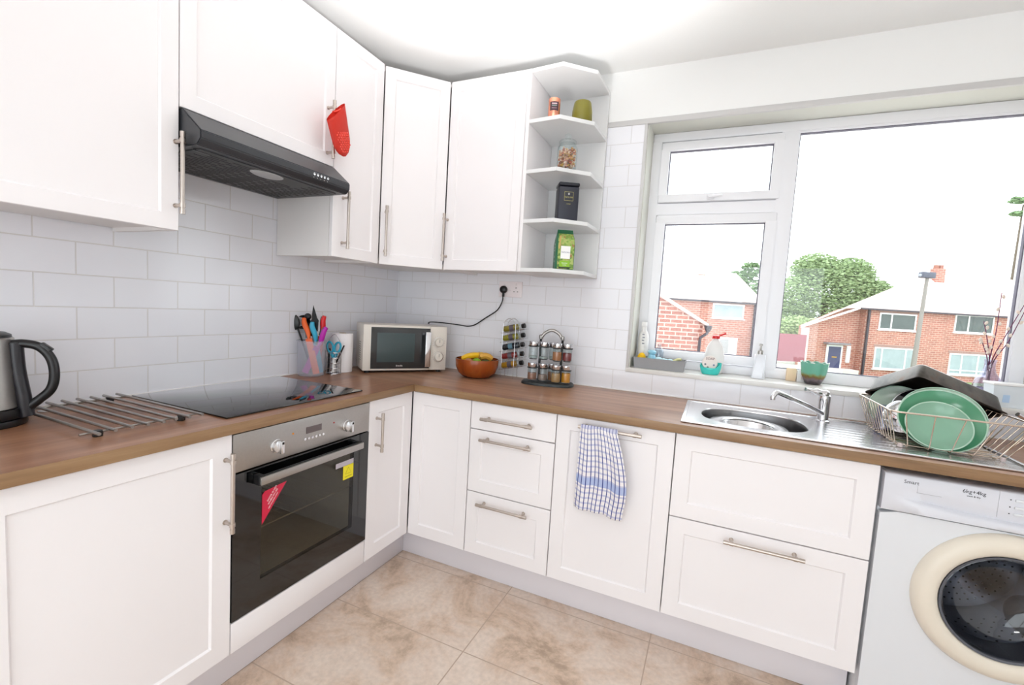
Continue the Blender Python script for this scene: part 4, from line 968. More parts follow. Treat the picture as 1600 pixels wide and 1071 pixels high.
for i, z in enumerate(tier_z):
    rr_ = .0175; c = V((.806, -.0625, z-.004+rr_+.0045))
    sj = thing('spice_tube', '%s spice tube with a black cap on the %s tier of the wire rack' % (cols_[i][1], ordn[i]), 'spice jar', c-Z1*rr_, 0, 'spice tubes in the wire rack')
    obj('glass_tube', lathe(B(), [(0, 0), (.014, 0), (rr_, .004), (rr_, .105), (.012, .112), (.012, .118)], c, 22, sd), JARG, sj, 60)
    obj('spice_fill', lathe(B(), [(0, .002), (.0135, .002), (rr_-.0012, .005), (rr_-.0012, .088 if i != 2 else .10), (0, .088 if i != 2 else .10)], c, 20, sd), mat('spice_'+cols_[i][1], cols_[i][0], .8, noise=.35, scale=150), sj, 60)
    obj('paper_label', lathe(B(), [(rr_+.0004, .040), (rr_+.0004, .066)], c, 22, sd), mat('tube_label_%d' % (i == 2), (92, 84, 92) if i != 2 else (96, 132, 150), .6), sj)
    obj('cap', lathe(B(), [(0, .114), (.0125, .114), (.014, .117), (.014, .132), (.012, .134), (0, .134)], c, 22, sd), BLACKP, sj)

# ---------------------------------------------------------------- spice carousel
t = thing('spice_carousel', 'black based spice stand with arched steel handle and chrome capped jars', 'spice stand', (1.105, -.115, WTZ))
rc = V((1.105, -.112, 0)); ra = .20; ru = V((cos(ra), sin(ra), 0)); rv = V((-sin(ra), cos(ra), 0))
bm = B(); rgs = []
for s_, z in ((1, .001), (1, .009), (.96, .015), (.9, .017)):
    rgs.append([bm.verts.new(V((rc.x, rc.y, WTZ+z))+ru*sup(2*pi*k/48, .140*s_, .085*s_, 2.8)[0]+rv*sup(2*pi*k/48, .140*s_, .085*s_, 2.8)[1]) for k in range(48)])
bm.faces.new(rgs[0][::-1]); bm.faces.new(rgs[-1])
for a, b in zip(rgs, rgs[1:]):
    for k in range(48): bm.faces.new((a[k], a[(k+1) % 48], b[(k+1) % 48], b[k]))
obj('base', bm, mat('carousel_black', (34, 40, 42), .4), t, 60)
def Rp(a, b, z): return rc+ru*a+rv*b+Z1*z
Q = WTZ+.018
lefts = [(-.076, -.032), (-.020+.0, -.020)]
posts = [(-.052, .012), (.064, .012)]
for k, (a, b) in enumerate(posts):
    obj('post', tube(B(), [Rp(a, b, Q), Rp(a, b, Q+.235)], .0065, 12), BLACKP, t)
    obj('post_cap', lathe(B(), [(0, 0), (.010, 0), (.011, .003), (.011, .018), (.008, .022), (0, .023)], Rp(a, b, Q+.222), 20), STEELD, t)
obj('handle', tube(B(), smooth_path([Rp(posts[0][0]+.006, .012, Q+.235), Rp(posts[0][0]+.022, .012, Q+.256), Rp(.006, .012, Q+.272), Rp(posts[1][0]-.022, .012, Q+.256), Rp(posts[1][0]-.006, .012, Q+.235)], 8), .0085, 14), STEELD, t, 60)
jpos = [(-.082, -.026), (-.026, -.020), (.022, .004), (.047, -.046), (.098, -.030)]
jz = [Q+.004, Q+.118]
for lv in (0, 1):
    bm = B()
    for (a, b) in jpos: 
        zc = jz[lv]+.074
        tube(bm, [Rp(a+cos(q)*.0255, b+sin(q)*.0255, zc-.008) for q in [2*pi*i/20 for i in range(20)]], .0032, 6, closed=True)
        pa = posts[0] if a < .0 else posts[1]
        zc -= .008; d_ = Rp(pa[0], pa[1], zc)-Rp(a, b, zc); tube(bm, [Rp(a, b, zc)+d_.normalized()*.0255, Rp(pa[0], pa[1], zc)], .003, 6)
    obj('jar_ring', bm, BLACKP, t, 60)
    if lv:
        bm = B()
        for (a, b) in jpos: lathe(bm, [(0, jz[1]-.003), (.020, jz[1]-.003), (.020, jz[1]-.0005), (0, jz[1]-.0005)], Rp(a, b, 0), 16)
        obj('jar_seat', bm, BLACKP, t)
fills = [[((170, 120, 100), .6, 'pinkish brown'), ((168, 140, 130), .5, 'pale brown'), ((150, 96, 66), .75, 'brown'), ((190, 146, 92), .8, 'tan'), ((226, 150, 20), .85, 'orange-yellow')],
         [((180, 190, 188), .2, 'nearly empty'), ((178, 186, 184), .15, 'clear'), ((176, 184, 184), .2, 'clear'), ((184, 118, 72), .75, 'orange-brown'), ((136, 46, 48), .7, 'dark red')]]
where = ['at the far left', 'second from left', 'in the middle at the back', 'at the front', 'at the far right']
for lv in (0, 1):
    for i, (a, b) in enumerate(jpos):
        col, fh, nm = fills[lv][i]; c = Rp(a, b, jz[lv])
        sj = thing('spice_jar', '%s jar %s, %s row of the spice stand' % (nm, where[i], ('lower', 'upper')[lv]), 'spice jar', c, 0, 'chrome capped jars in the spice stand')
        obj('glass_body', lathe(B(), [(0, .0005), (.0230, .0005), (.0246, .003), (.0246, .058), (.022, .066), (.0215, .070), (.0205, .070), (.0208, .064), (.0232, .057), (.0232, .004), (0, .003)], c, 24), JARG, sj, 60)
        obj('spice_fill', lathe(B(), [(0, .0035), (.0225, .0035), (.0228, .005), (.0228, .004+.055*fh), (0, .004+.055*fh)], c, 20), mat('fill_%d_%d' % (lv, i), col, .9, noise=.2, scale=200), sj, 60)
        obj('cap', lathe(B(), [(0, .068), (.0238, .068), (.0245, .070), (.0245, .090), (.0225, .092), (0, .092)], c, 24), CHROME, sj)

# ---------------------------------------------------------------- checked tea towel on the door handle
m_, nt, b_ = nodes('checked_cloth'); N_ = nt.nodes.new; L_ = nt.links.new
uvn = N_('ShaderNodeUVMap'); sp_ = N_('ShaderNodeSeparateXYZ'); L_(uvn.outputs[0], sp_.inputs[0])
def math_(op, a, b=None):
    n = N_('ShaderNodeMath'); n.operation = op
    for i, v in enumerate((a, b)):
        if v is None: continue
        if isinstance(v, (int, float)): n.inputs[i].default_value = v
        else: L_(v, n.inputs[i])
    return n.outputs[0]
def line(sock, freq, wdt): return math_('LESS_THAN', math_('ABSOLUTE', math_('SUBTRACT', math_('FRACT', math_('MULTIPLY', sock, freq)), .5)), wdt)
def mixc(f, a, b):
    n = N_('ShaderNodeMix'); n.data_type = 'RGBA'; L_(f, n.inputs[0])
    for i, v in ((6, a), (7, b)):
        if isinstance(v, tuple): n.inputs[i].default_value = (*s2l(v), 1)
        else: L_(v, n.inputs[i])
    return n.outputs[2]
c1 = mixc(line(sp_.outputs[1], 16, .17), (234, 230, 230), (196, 196, 216))
band = math_('MULTIPLY', math_('GREATER_THAN', sp_.outputs[1], .60), math_('LESS_THAN', sp_.outputs[1], .69))
c1b = mixc(band, c1, (172, 184, 218))
c2_ = mixc(line(sp_.outputs[0], 12, .10), c1b, (44, 58, 132))
L_(c2_, b_.inputs['Base Color']); b_.inputs['Roughness'].default_value = .9
nx_, ny_ = 48, 70; bm = B(); uvl = bm.loops.layers.uv.new('UVMap'); gridv = []
def cloth(u, v):
    """u across 0..1, v from behind the bar (negative) to the hem (1)"""
    xl = 1.436-.006*max(v, 0); xr_ = 1.580+.062*math.sin(min(1, max(0, v)*1.12)*pi*.62)*1.0-.012*max(0, v)**3
    x = xl+(xr_-xl)*u
    fold = .006*math.sin(u*19+v*2.2)*min(1, .25+max(v, 0)*1.2)+.005*math.sin(u*7-v*4)*max(v, 0)
    if v < 0:
        y = -.6035-.002; z = .852-.16*(-v)/.35; y = -.6020+.0; return V((x, y+.002*math.sin(u*12), min(z, .848)))
    if v < .04:
        a = pi*(v/.04); return V((x, -.6130+cos(a)*.0095, .845+sin(a)*.0098))
    z = .845-(v-.04)*(.345+.018*u)-.004*math.sin(u*9)
    y = -.6230-.010*max(0, math.sin(pi*min(1, v)))*u-.012*u*u*max(0, 1-abs(v-.35)*2)+fold*.9
    return V((x, min(y, -.611), z))
vs_ = [-.35+.35*j/10 for j in range(10)]+[.04*j/8 for j in range(8)]+[.04+.96*j/52 for j in range(53)]
gridv = [[(bm.verts.new(cloth(i/nx_, v)), i/nx_, v) for i in range(nx_+1)] for v in vs_]
for ra_, rb_ in zip(gridv, gridv[1:]):
    for i in range(nx_):
        q4 = (ra_[i], ra_[i+1], rb_[i+1], rb_[i]); f = bm.faces.new([q[0] for q in q4])
        for l, q in zip(f.loops, q4): l[uvl].uv = (q[1], q[2])
towel = solo('tea_towel', bm, m_, 'blue and white checked tea towel hanging over the cabinet door handle', 'tea towel', None, (1.52, -.62, .50), 180)
md = towel.modifiers.new('thickness', 'SOLIDIFY'); md.thickness = .0022; md.offset = 0

# ---------------------------------------------------------------- window sill
SZ_ = WZ0+.0005
t = thing('sill_tray', 'grey plastic tray of sponges and brushes at the left end of the sill', 'tray', (1.65, .07, SZ_))
bm = B()
def trring(i, z, o): return [bm.verts.new((a, b, SZ_+z)) for a, b in ((1.528-o+i, .028-o+i), (1.768+o-i, .028-o+i), (1.768+o-i, .118+o-i), (1.528-o+i, .118+o-i))]
rs = [trring(0, 0, 0), trring(0, .056, .007), trring(.002, .056, .007), trring(.002, .003, .0)]
bm.faces.new(rs[0][::-1]); bm.faces.new(rs[-1])
for a, b in zip(rs, rs[1:]):
    for k in range(4): bm.faces.new((a[k], a[(k+1) % 4], b[(k+1) % 4], b[k]))
obj('tray_body', bm, GREY, t, 30)
bm = B(); ellipsoid(bm, (1.556, .070, SZ_+.048), .022, .030, .030); solo('sponge', bm, mat('yellow_sponge', (236, 186, 30), .95, noise=.2, scale=120, bump=.8), 'yellow sponge in the left end of the grey tray', 'sponge', None, (1.556, .07, SZ_+.018))
bm = lathe(B(), [(0, .004), (.020, .004), (.022, .010), (.022, .055), (.018, .066), (.013, .072), (.020, .078), (.022, .086), (.014, .094), (0, .096)], (1.605, .085, SZ_), 24); solo('cleaning_bottle', bm, mat('pale_blue_plastic', (150, 204, 226), .35), 'pale blue rounded bottle top behind the yellow sponge', 'bottle', None, (1.605, .085, SZ_))
bm = B()
for i in range(14): 
    random.seed(40+i); ellipsoid(bm, (1.62+i*.006+random.uniform(-.01, .01), .06+random.uniform(-.02, .02), SZ_+.046+random.uniform(-.01, .012)), .018, .014, .009, M.Rotation(random.uniform(0, 3), 3, 'Z'))
solo('crumpled_cloth', bm, mat('pale_blue_cloth', (198, 228, 236), .9), 'pale blue crumpled cleaning cloth lying in the grey tray', 'cloth', None, (1.66, .06, SZ_+.03))
bm = tube(B(), [(1.675, .085, SZ_+.02), (1.735, .085, SZ_+.058), (1.752, .08, SZ_+.060)], [.010, .007, .006], 10); solo('washing_brush', bm, mat('pale_yellow_plastic', (226, 222, 160), .4), 'pale yellow brush handle at the right end of the grey tray', 'brush', None, (1.71, .08, SZ_+.02))
# bottles behind the tray
t = thing('spray_bottle', 'white cleaning bottle with grey print standing against the left window jamb', 'bottle', (1.548, .155, SZ_))
bm = B(); lathe(bm, [(0, .0005), (.026, .0005), (.028, .005), (.028, .150), (.024, .175), (.013, .195), (.013, .215), (0, .216)], (1.548, .150, SZ_), 28); obj('bottle_body', bm, mat('white_plastic', (236, 234, 232), .35), t, 50)
bm = B(); box(bm, 1.537, 1.560, .112, .165, SZ_+.214, SZ_+.240, .004); box(bm, 1.542, 1.553, .114, .122, SZ_+.185, SZ_+.216, .002); obj('trigger_head', bm, mat('white_plastic', (236, 234, 232), .35), t)
for k in range(4): bm = B(); obox(bm, (1.543+.002*(k % 2), .1216, SZ_+.168-k*.016), V((.012, 0, 0)), V((0, .0006, 0)), V((0, 0, .007))); obj('bottle_print', bm, mat('grey_print', (160, 160, 168), .6), t)
bm = lathe(B(), [(0, .0005), (.022, .0005), (.024, .004), (.024, .085), (.018, .1), (.010, .108), (.010, .124), (0, .125)], (1.632, .155, SZ_), 24); solo('clear_bottle', bm, glass('clear_plastic', (232, 240, 246), .15), 'small clear bottle standing behind the crumpled cloth in the window', 'bottle', None, (1.632, .155, SZ_), 50)
# sponge holder
HK = V((1.892, .075, SZ_))
t = thing('sponge_holder', 'turquoise sponge holder with a round printed disc on the sill', 'sponge holder', HK)
bm = B(); rgs = []
for r_, z in ((.0, .001), (.036, .001), (.042, .010), (.049, .035), (.050, .056), (.047, .056), (.046, .035), (.039, .012), (.0, .006)):
    if r_ == 0: rgs.append([bm.verts.new(HK+Z1*z)]); continue
    rgs.append([bm.verts.new(HK+V((cos(2*pi*k/40)*r_, sin(2*pi*k/40)*r_*.62, z-(.030*max(0, -sin(2*pi*k/40))**2 if z > .05 else 0)+(0.006*cos(2*pi*k/40) if z > .05 else 0)))) for k in range(40)])
for a, b in zip(rgs, rgs[1:]):
    for k in range(40):
        k2 = (k+1) % 40
        if len(a) == 1: bm.faces.new((a[0], b[k2], b[k]))
        elif len(b) == 1: bm.faces.new((a[k], a[k2], b[0]))
        else: bm.faces.new((a[k], a[k2], b[k2], b[k]))
obj('dish', bm, mat('turquoise_ceramic', (64, 200, 190), .25), t, 50)
DN = V((.22, -1, .16)).normalized(); DCc = HK+V((-.004, -.006, .058))
obj('printed_disc', lathe(B(), [(0, 0), (.034, 0), (.036, .002), (.036, .012), (.034, .014), (0, .014)], DCc-DN*.012, 36, DN), mat('disc_cream', (236, 226, 220), .7), t)
dx_ = V((-DN.y, DN.x, 0)).normalized(); dx_ = dx_ if dx_.x > 0 else -dx_; dz_ = DN.cross(-dx_).normalized(); dz_ = dz_ if dz_.z > 0 else -dz_
text('lettering', 'SOAP', .017, DCc+DN*.0026+dz_*.020, dx_, dz_, mat('brown_print', (110, 70, 74), .6), t, .0003)
for (a, b, c) in ((-.022, -.008, (104, 110, 120)), (.018, -.010, (120, 130, 160)), (-.010, -.022, (128, 132, 120))):
    bm = lathe(B(), [(0, .0), (.0048, .0), (0, .0008)], DCc+DN*.0022+dx_*a+dz_*b, 12, DN); obj('disc_print', bm, mat('spot_%d' % c[0], c, .6), t)
# washing-up liquid with red cap
t = thing('washing_up_bottle', 'white bottle with a red flip cap behind the turquoise sponge holder', 'bottle', (1.905, .150, SZ_))
WPL = mat('white_plastic', (236, 234, 232), .35)
bm = B(); rgs = []
for r_, z in ((.040, .001), (.044, .01), (.046, .09), (.040, .130), (.026, .160), (.014, .172), (.014, .178)):
    rgs.append([bm.verts.new(V((1.905+cos(2*pi*k/32)*r_, .152+sin(2*pi*k/32)*r_*.6, SZ_+z))) for k in range(32)])
for a, b in zip(rgs, rgs[1:]):
    for k in range(32): bm.faces.new((a[k], a[(k+1) % 32], b[(k+1) % 32], b[k]))
bm.faces.new(rgs[0][::-1]); bm.faces.new(rgs[-1]); obj('bottle_body', bm, WPL, t, 50)
bm = lathe(B(), [(0, .178), (.019, .178), (.020, .182), (.018, .192), (.006, .196), (0, .196)], (1.905, .152, SZ_), 24); obj('cap', bm, REDP, t, 50)
bm = tube(B(), [(1.916, .150, SZ_+.190), (1.950, .146, SZ_+.208)], [.003, .005], 8); obj('cap_tab', bm, REDP, t)
# soap dispenser
SK = V((2.108, .125, SZ_))
t = thing('soap_dispenser', 'tall white twisted soap dispenser with silver pump on the sill', 'soap dispenser', SK)
bm = B(); rgs = []
for i in range(12):
    u = i/11; z = .001+.118*u; hw = .028-.006*u; a0_ = .5+.5*u
    rgs.append([bm.verts.new(SK+V((cos(a0_+2*pi*k/4+e_)*hw*1.25, sin(a0_+2*pi*k/4+e_)*hw*1.25, z))) for k in range(4) for e_ in (-.12, .12)])
for a, b in zip(rgs, rgs[1:]):
    for k in range(8): bm.faces.new((a[k], a[(k+1) % 8], b[(k+1) % 8], b[k]))
bm.faces.new(rgs[0][::-1]); bm.faces.new(rgs[-1]); obj('dispenser_body', bm, mat('white_ceramic', (232, 234, 240), .2), t, 30)
bm = lathe(B(), [(0, .118), (.014, .118), (.014, .136), (.008, .139), (.0045, .141), (.0045, .160), (.008, .162), (.008, .170), (0, .171)], SK, 20); tube(bm, [SK+Z1*.166, SK+V((-.006, -.030, .163))], [.005, .0035], 8); obj('pump', bm, STEELD, t, 50)
# glazed pot
PK = V((2.335, .122, SZ_))
m_, nt, b_ = nodes('reactive_glaze'); N_ = nt.nodes.new; L_ = nt.links.new
tc = N_('ShaderNodeTexCoord'); sp_ = N_('ShaderNodeSeparateXYZ'); L_(tc.outputs['Object'], sp_.inputs[0]); nz = N_('ShaderNodeTexNoise'); nz.inputs['Scale'].default_value = 60; L_(tc.outputs['Object'], nz.inputs['Vector'])
zz = math_('ADD', sp_.outputs[2], math_('MULTIPLY', math_('SUBTRACT', nz.outputs['Fac'], .5), .022)); cr = N_('ShaderNodeValToRGB'); L_(math_('MULTIPLY', zz, 9.4), cr.inputs[0])
e = cr.color_ramp.elements; e[0].position = .10; e[0].color = (*s2l((70, 62, 66)), 1); e[1].position = .5; e[1].color = (*s2l((106, 172, 146)), 1)
for p_, c in ((.24, (112, 98, 104)), (.33, (120, 92, 50)), (.40, (128, 132, 70)), (.95, (112, 178, 156)), (.985, (226, 234, 226))): q = e.new(p_); q.color = (*s2l(c), 1)
L_(cr.outputs[0], b_.inputs['Base Color']); b_.inputs['Roughness'].default_value = .18
bm = lathe(B(), [(0, .001), (.031, .001), (.034, .006), (.048, .040), (.054, .075), (.0575, .104), (.055, .104), (.051, .075), (.044, .04), (.030, .010), (0, .008)], PK, 64, sq=lambda a, h: 1+(.022*cos(10*a) if h > .1 else .006*cos(10*a)))
for v in bm.verts:
    if v.co.z-PK.z > .1: v.co.z += .003*cos(10*math.atan2(v.co.y-PK.y, v.co.x-PK.x))
solo('glazed_pot', bm, m_, 'green and brown glazed plant pot with a scalloped rim on the sill', 'plant pot', None, PK, 50)
# small card boxes behind the pot
bm = box(B(), 2.232, 2.272, .160, .184, SZ_, SZ_+.062, .001); solo('small_box', bm, mat('peach_card', (240, 214, 180), .7), 'small peach coloured box in the window between dispenser and green pot', 'box', None, (2.252, .172, SZ_))
bm = box(B(), 2.276, 2.312, .160, .184, SZ_, SZ_+.056, .001); solo('small_box', bm, mat('white_card', (240, 240, 240), .7), 'small white box standing just behind the green glazed pot', 'box', None, (2.294, .172, SZ_))
# vase with pussy willow, white tub
VK = V((2.945, .130, SZ_))
t = thing('glass_vase', 'clear glass bottle vase at the right end of the sill behind the white tub', 'vase', VK)
obj('vase_glass', lathe(B(), [(0, .001), (.040, .001), (.046, .008), (.047, .060), (.040, .095), (.022, .125), (.017, .150), (.018, .172), (.021, .178), (.019, .178), (.0155, .165), (.0155, .15), (.020, .124), (.038, .094), (.045, .06), (.044, .01), (0, .006)], VK, 48), glass('vase_glass', (238, 236, 246), .12), t, 60)
TW = mat('twig_purple', (112, 40, 84), .6); BUD = mat('willow_bud', (234, 218, 206), .9)
tw = [([0, 0, .02], [-.004, 0, .16], [.004, 0, .30], [.004, .0, .455]), ([.006, .004, .02], [0, .004, .16], [-.022, .0, .27], [-.040, -.004, .335]), ([-.006, -.004, .02], [0, -.003, .16], [.030, -.01, .28], [.085, -.02, .460]), ([.004, -.006, .02], [.004, -.006, .16], [.040, -.014, .26], [.075, -.022, .40]), ([-.004, .006, .02], [-.006, .004, .16], [-.030, .002, .24], [-.036, .002, .262])]
names_ = ['tallest upright', 'left-leaning', 'right-leaning longest', 'second right-leaning', 'shortest left']
for i, ps in enumerate(tw):
    P_ = smooth_path([VK+V(p) for p in ps], 6); n = len(P_)
    tt = thing('willow_twig', '%s purple pussy willow twig in the glass vase' % names_[i], 'twig', P_[0], 0, 'pussy willow twigs in the vase')
    obj('stem', tube(B(), P_, [.0026-.0014*k/(n-1) for k in range(n)], 7), TW, tt, 60)
    random.seed(i+3)
    for k in range(5, n-1, 2):
        if k < 8: continue
        sd_ = V((random.choice((-1, 1))*.006, -.003, 0)); bm = B(); ellipsoid(bm, P_[k]+sd_, .0052, .0052, .0085, M.Rotation(random.uniform(-.6, .6), 3, 'Y'), 10, 6); obj('bud', bm, BUD, tt)
t = thing('plastic_tub', 'white translucent plastic tub at the right end of the sill', 'tub', (2.965, .045, SZ_))
bm = B()
def tr2(o, z): return [bm.verts.new((a, b, SZ_+z)) for a, b in ((2.920-o, .012-o), (3.012+o, .012-o), (3.012+o, .078+o), (2.920-o, .078+o))]
rs = [tr2(0, 0), tr2(.006, .085), tr2(.003, .085), tr2(-.003, .004)]
bm.faces.new(rs[0][::-1]); bm.faces.new(rs[-1])
for a, b in zip(rs, rs[1:]):
    for k in range(4): bm.faces.new((a[k], a[(k+1) % 4], b[(k+1) % 4], b[k]))
obj('tub_body', bm, mat('milky_plastic', (240, 246, 250), .4, alpha=.75), t, 40)
bm = box(B(), 2.911, 3.021, .003, .087, SZ_+.085, SZ_+.095, .003); obj('tub_lid', bm, WPL, t)
bm = box(B(), 2.945, 2.965, .0085, .0105, SZ_+.02, SZ_+.065); obj('tub_label', bm, mat('pale_blue_label', (180, 205, 232), .6), t)

# ---------------------------------------------------------------- drying rack on the drainer
t = thing('dish_drying_rack', 'chrome wire dish rack full of green crockery on the sink drainer', 'dish rack', (2.64, -.28, WTZ+.005))
bz = WTZ+.012; rz = 1.038
q_lo = [(2.495, -.455), (2.775, -.455), (2.775, -.115), (2.495, -.115)]; q_hi = [(2.462, -.480), (2.845, -.480), (2.845, -.085), (2.462, -.085)]
WIRE = mat('rack_chrome', (212, 196, 180), .22, 1, noise=.05)
def rloop(q, z, r_, n_=5, rad=.028):
    pts = []
    for i in range(4):
        p = V((*q[i], z)); a = V((*q[i-1], z)); b = V((*q[(i+1) % 4], z)); s_ = p+(a-p).normalized()*rad; e_ = p+(b-p).normalized()*rad
        for k in range(n_+1): u = k/n_; pts.append(s_*(1-u)**2+p*2*u*(1-u)+e_*u*u)
    return tube(B(), pts, r_, 8, closed=True)
obj('rim_wire', rloop(q_hi, rz, .0032), WIRE, t, 60)
obj('lower_rim_wire', rloop(q_hi if 0 else [(a*.5+c*.5, b*.5+d*.5) for (a, b), (c, d) in zip(q_lo, q_hi)], (bz+rz)/2+.05*0, .0016), WIRE, t, 60) if 0 else None
def wire_set(name, items, r_): 
    for it in items: obj(name, tube(B(), it, r_, 6), WIRE, t, 60)
def side(i, n_):
    a0_, a1_ = V((*q_lo[i], bz)), V((*q_lo[(i+1) % 4], bz)); b0_, b1_ = V((*q_hi[i], rz)), V((*q_hi[(i+1) % 4], rz))
    out = []
    for k in range(n_):
        u = (k+.5)/n_; lo = a0_.lerp(a1_, u); hi = b0_.lerp(b1_, u)
        out.append((lo, hi))
    return out
for (lo, hi) in side(0, 5): wire_set('front_wire', [smooth_path([lo+V((0, .03, 0)), lo, lo.lerp(hi, .5)+Z1*-.002, hi], 4)], .0019)
for (lo, hi), (lo2, hi2) in zip(side(3, 12), side(1, 12)[::-1]):
    wire_set('cross_wire', [smooth_path([hi, hi.lerp(lo, .55), lo+Z1*.004, lo+V((.02, 0, 0)), lo2-V((.02, 0, 0)), lo2+Z1*.004, lo2.lerp(hi2, .45), hi2], 4)], .0016)
for (lo, hi) in side(2, 9): wire_set('back_wire', [smooth_path([hi, lo.lerp(hi, .5), lo, lo-V((0, .03, 0))], 4)], .0016)
for k in range(5): y = -.43+k*.075; wire_set('floor_wire', [[V((2.50, y, bz-.003)), V((2.77, y, bz-.003))]], .0018)
for (x, y) in ((2.505, -.448), (2.765, -.448), (2.505, -.122), (2.765, -.122)):
    obj('foot', lathe(B(), [(0, .0075), (.007, .0075), (.008, .010), (.006, .019), (0, .020)], (x, y, WTZ-.002), 12), mat('clear_foot', (206, 190, 188), .2), t)

MINT = mat('mint_glaze', (134, 176, 152), .16, noise=.02, scale=8); MINTD = mat('sea_green_glaze', (82, 148, 112), .16, noise=.02, scale=8); MINTL = mat('pale_green_glaze', (176, 196, 178), .2, noise=.02); RIMM = mat('mint_rim', (178, 210, 190), .2)
def dish(name, label, cat, c, n, R_, depth, m, grp=None, rim=None, th=.004, foot=.45):
    n = V(n).normalized(); c = V(c)
    lo = c-Z1*R_*math.sqrt(max(0, 1-n.z*n.z))
    tt = thing(name, label, cat, lo, 0, grp)
    pf = [(0, -depth)]+[(R_*(foot+(1-foot)*u), -depth*(1-u**1.7)) for u in [i/9 for i in range(10)]]
    inner = pf; outer = [(max(0, r_-.0005) if k else 0, h_-th) for k, (r_, h_) in enumerate(pf)]
    obj('dish_body', lathe(B(), inner+[(R_+.001, .0005)]+outer[::-1], c, 56, n), m, tt, 50)
    bm = B(); x, y = frame_of(n); tube(bm, [c+(x*cos(a)+y*sin(a))*(R_+.0004) for a in [2*pi*i/56 for i in range(56)]], .0022, 8, closed=True); obj('rim', bm, rim or RIMM, tt, 60)
    bm = B(); lathe(bm, [(R_*foot*.9, -depth-th-.003), (R_*foot*.9, -depth-th+.001), (R_*foot*.8, -depth-th+.001), (R_*foot*.8, -depth-th-.003), (R_*foot*.9, -depth-th-.003)], c, 40, n); obj('foot_ring', bm, m, tt)
    return tt
nn = (-.12, -.82, .55)
dish('mint_bowl', 'mint green bowl at the front of the dish rack, facing the room', 'bowl', (2.612, -.410, .999), nn, .086, .022, MINT, 'green crockery in the dish rack')
dish('green_plate', 'deep sea green plate directly behind the mint bowl in the rack', 'plate', (2.630, -.372, 1.012), nn, .114, .020, MINTD, 'green crockery in the dish rack')
dish('green_plate', 'pale rimmed plate behind the sea green plate, only its edge showing', 'plate', (2.640, -.350, 1.018), nn, .115, .012, MINTL, 'green crockery in the dish rack')
dish('green_plate', 'pale grey-green plate at the back left of the dish rack', 'plate', (2.572, -.165, 1.010), (-.30, -.86, .42), .088, .010, MINTL, 'green crockery in the dish rack')
tt = thing('cooking_pot_cover', 'dark shiny saucepan lid standing behind the green plates', 'lid', (2.60, -.24, .93))
lc, ln = V((2.618, -.262, 1.018)), V((-.16, -.84, .5)).normalized()
obj('lid_dome', lathe(B(), [(0, .018), (.04, .015), (.07, .007), (.086, .0), (.090, -.002), (.090, -.005), (.084, -.004), (.068, .003), (0, .014)], lc, 56, ln), mat('black_enamel', (20, 20, 24), .08, coat=.6), tt, 50)
bm = B(); x, y = frame_of(ln); tube(bm, [lc-ln*.003+(x*cos(a)+y*sin(a))*.091 for a in [2*pi*i/56 for i in range(56)]], .0022, 8, closed=True); obj('lid_rim', bm, CHROME, tt, 60)
obj('lid_knob', lathe(B(), [(0, .018), (.007, .018), (.006, .028), (.014, .034), (.014, .040), (0, .042)], lc, 24, ln), BLACKP, tt, 50)
tt = thing('steel_pan_cover', 'stainless steel round lid with a wire loop leaning at the left of the rack', 'lid', (2.54, -.30, .93))
lc2, ln2 = V((2.556, -.285, .998)), V((-.5, -.75, .42)).normalized()
obj('steel_dome', lathe(B(), [(0, .016), (.03, .013), (.052, .005), (.062, .0), (.064, -.002), (.060, -.003), (.050, .002), (0, .012)], lc2, 48, ln2), CHROME, tt, 50)
bm = tube(B(), smooth_path([lc2+ln2*.014+V((-.012, 0, .0)), lc2+ln2*.032+V((-.010, 0, .004)), lc2+ln2*.032+V((.012, 0, .0)), lc2+ln2*.014+V((.012, 0, 0))], 6), .0028, 8); obj('lid_loop', bm, CHROME, tt, 60)
bm = lathe(B(), [(.0285, .0), (.027, .001), (.022, .088), (.021, .092), (0, .093), (0, .088), (.019, .086), (.0245, .002), (.0285, .0)], (2.520, -.205, .926), 32); solo('glass_tumbler', bm, glass('tumbler_glass', (214, 214, 240), .2), 'upturned glass tumbler at the back left corner of the rack', 'glass', None, (2.52, -.205, .926), 50)
tt = thing('white_mug', 'white mug with its handle showing right of the green plates', 'mug', (2.728, -.245, .926))
obj('mug_body', lathe(B(), [(.037, 0), (.038, .001), (.037, .075), (.030, .080), (0, .080), (0, .076), (.029, .075), (.0345, .072), (.035, .002), (.037, 0)], (2.728, -.245, .926), 36), mat('white_ceramic', (232, 234, 240), .2), tt, 50)
obj('mug_handle', tube(B(), smooth_path([(2.762, -.255, .990), (2.785, -.262, .992), (2.800, -.267, .966), (2.785, -.262, .942), (2.762, -.255, .946)], 6), .0048, 10), mat('white_ceramic', (232, 234, 240), .2), tt, 60)

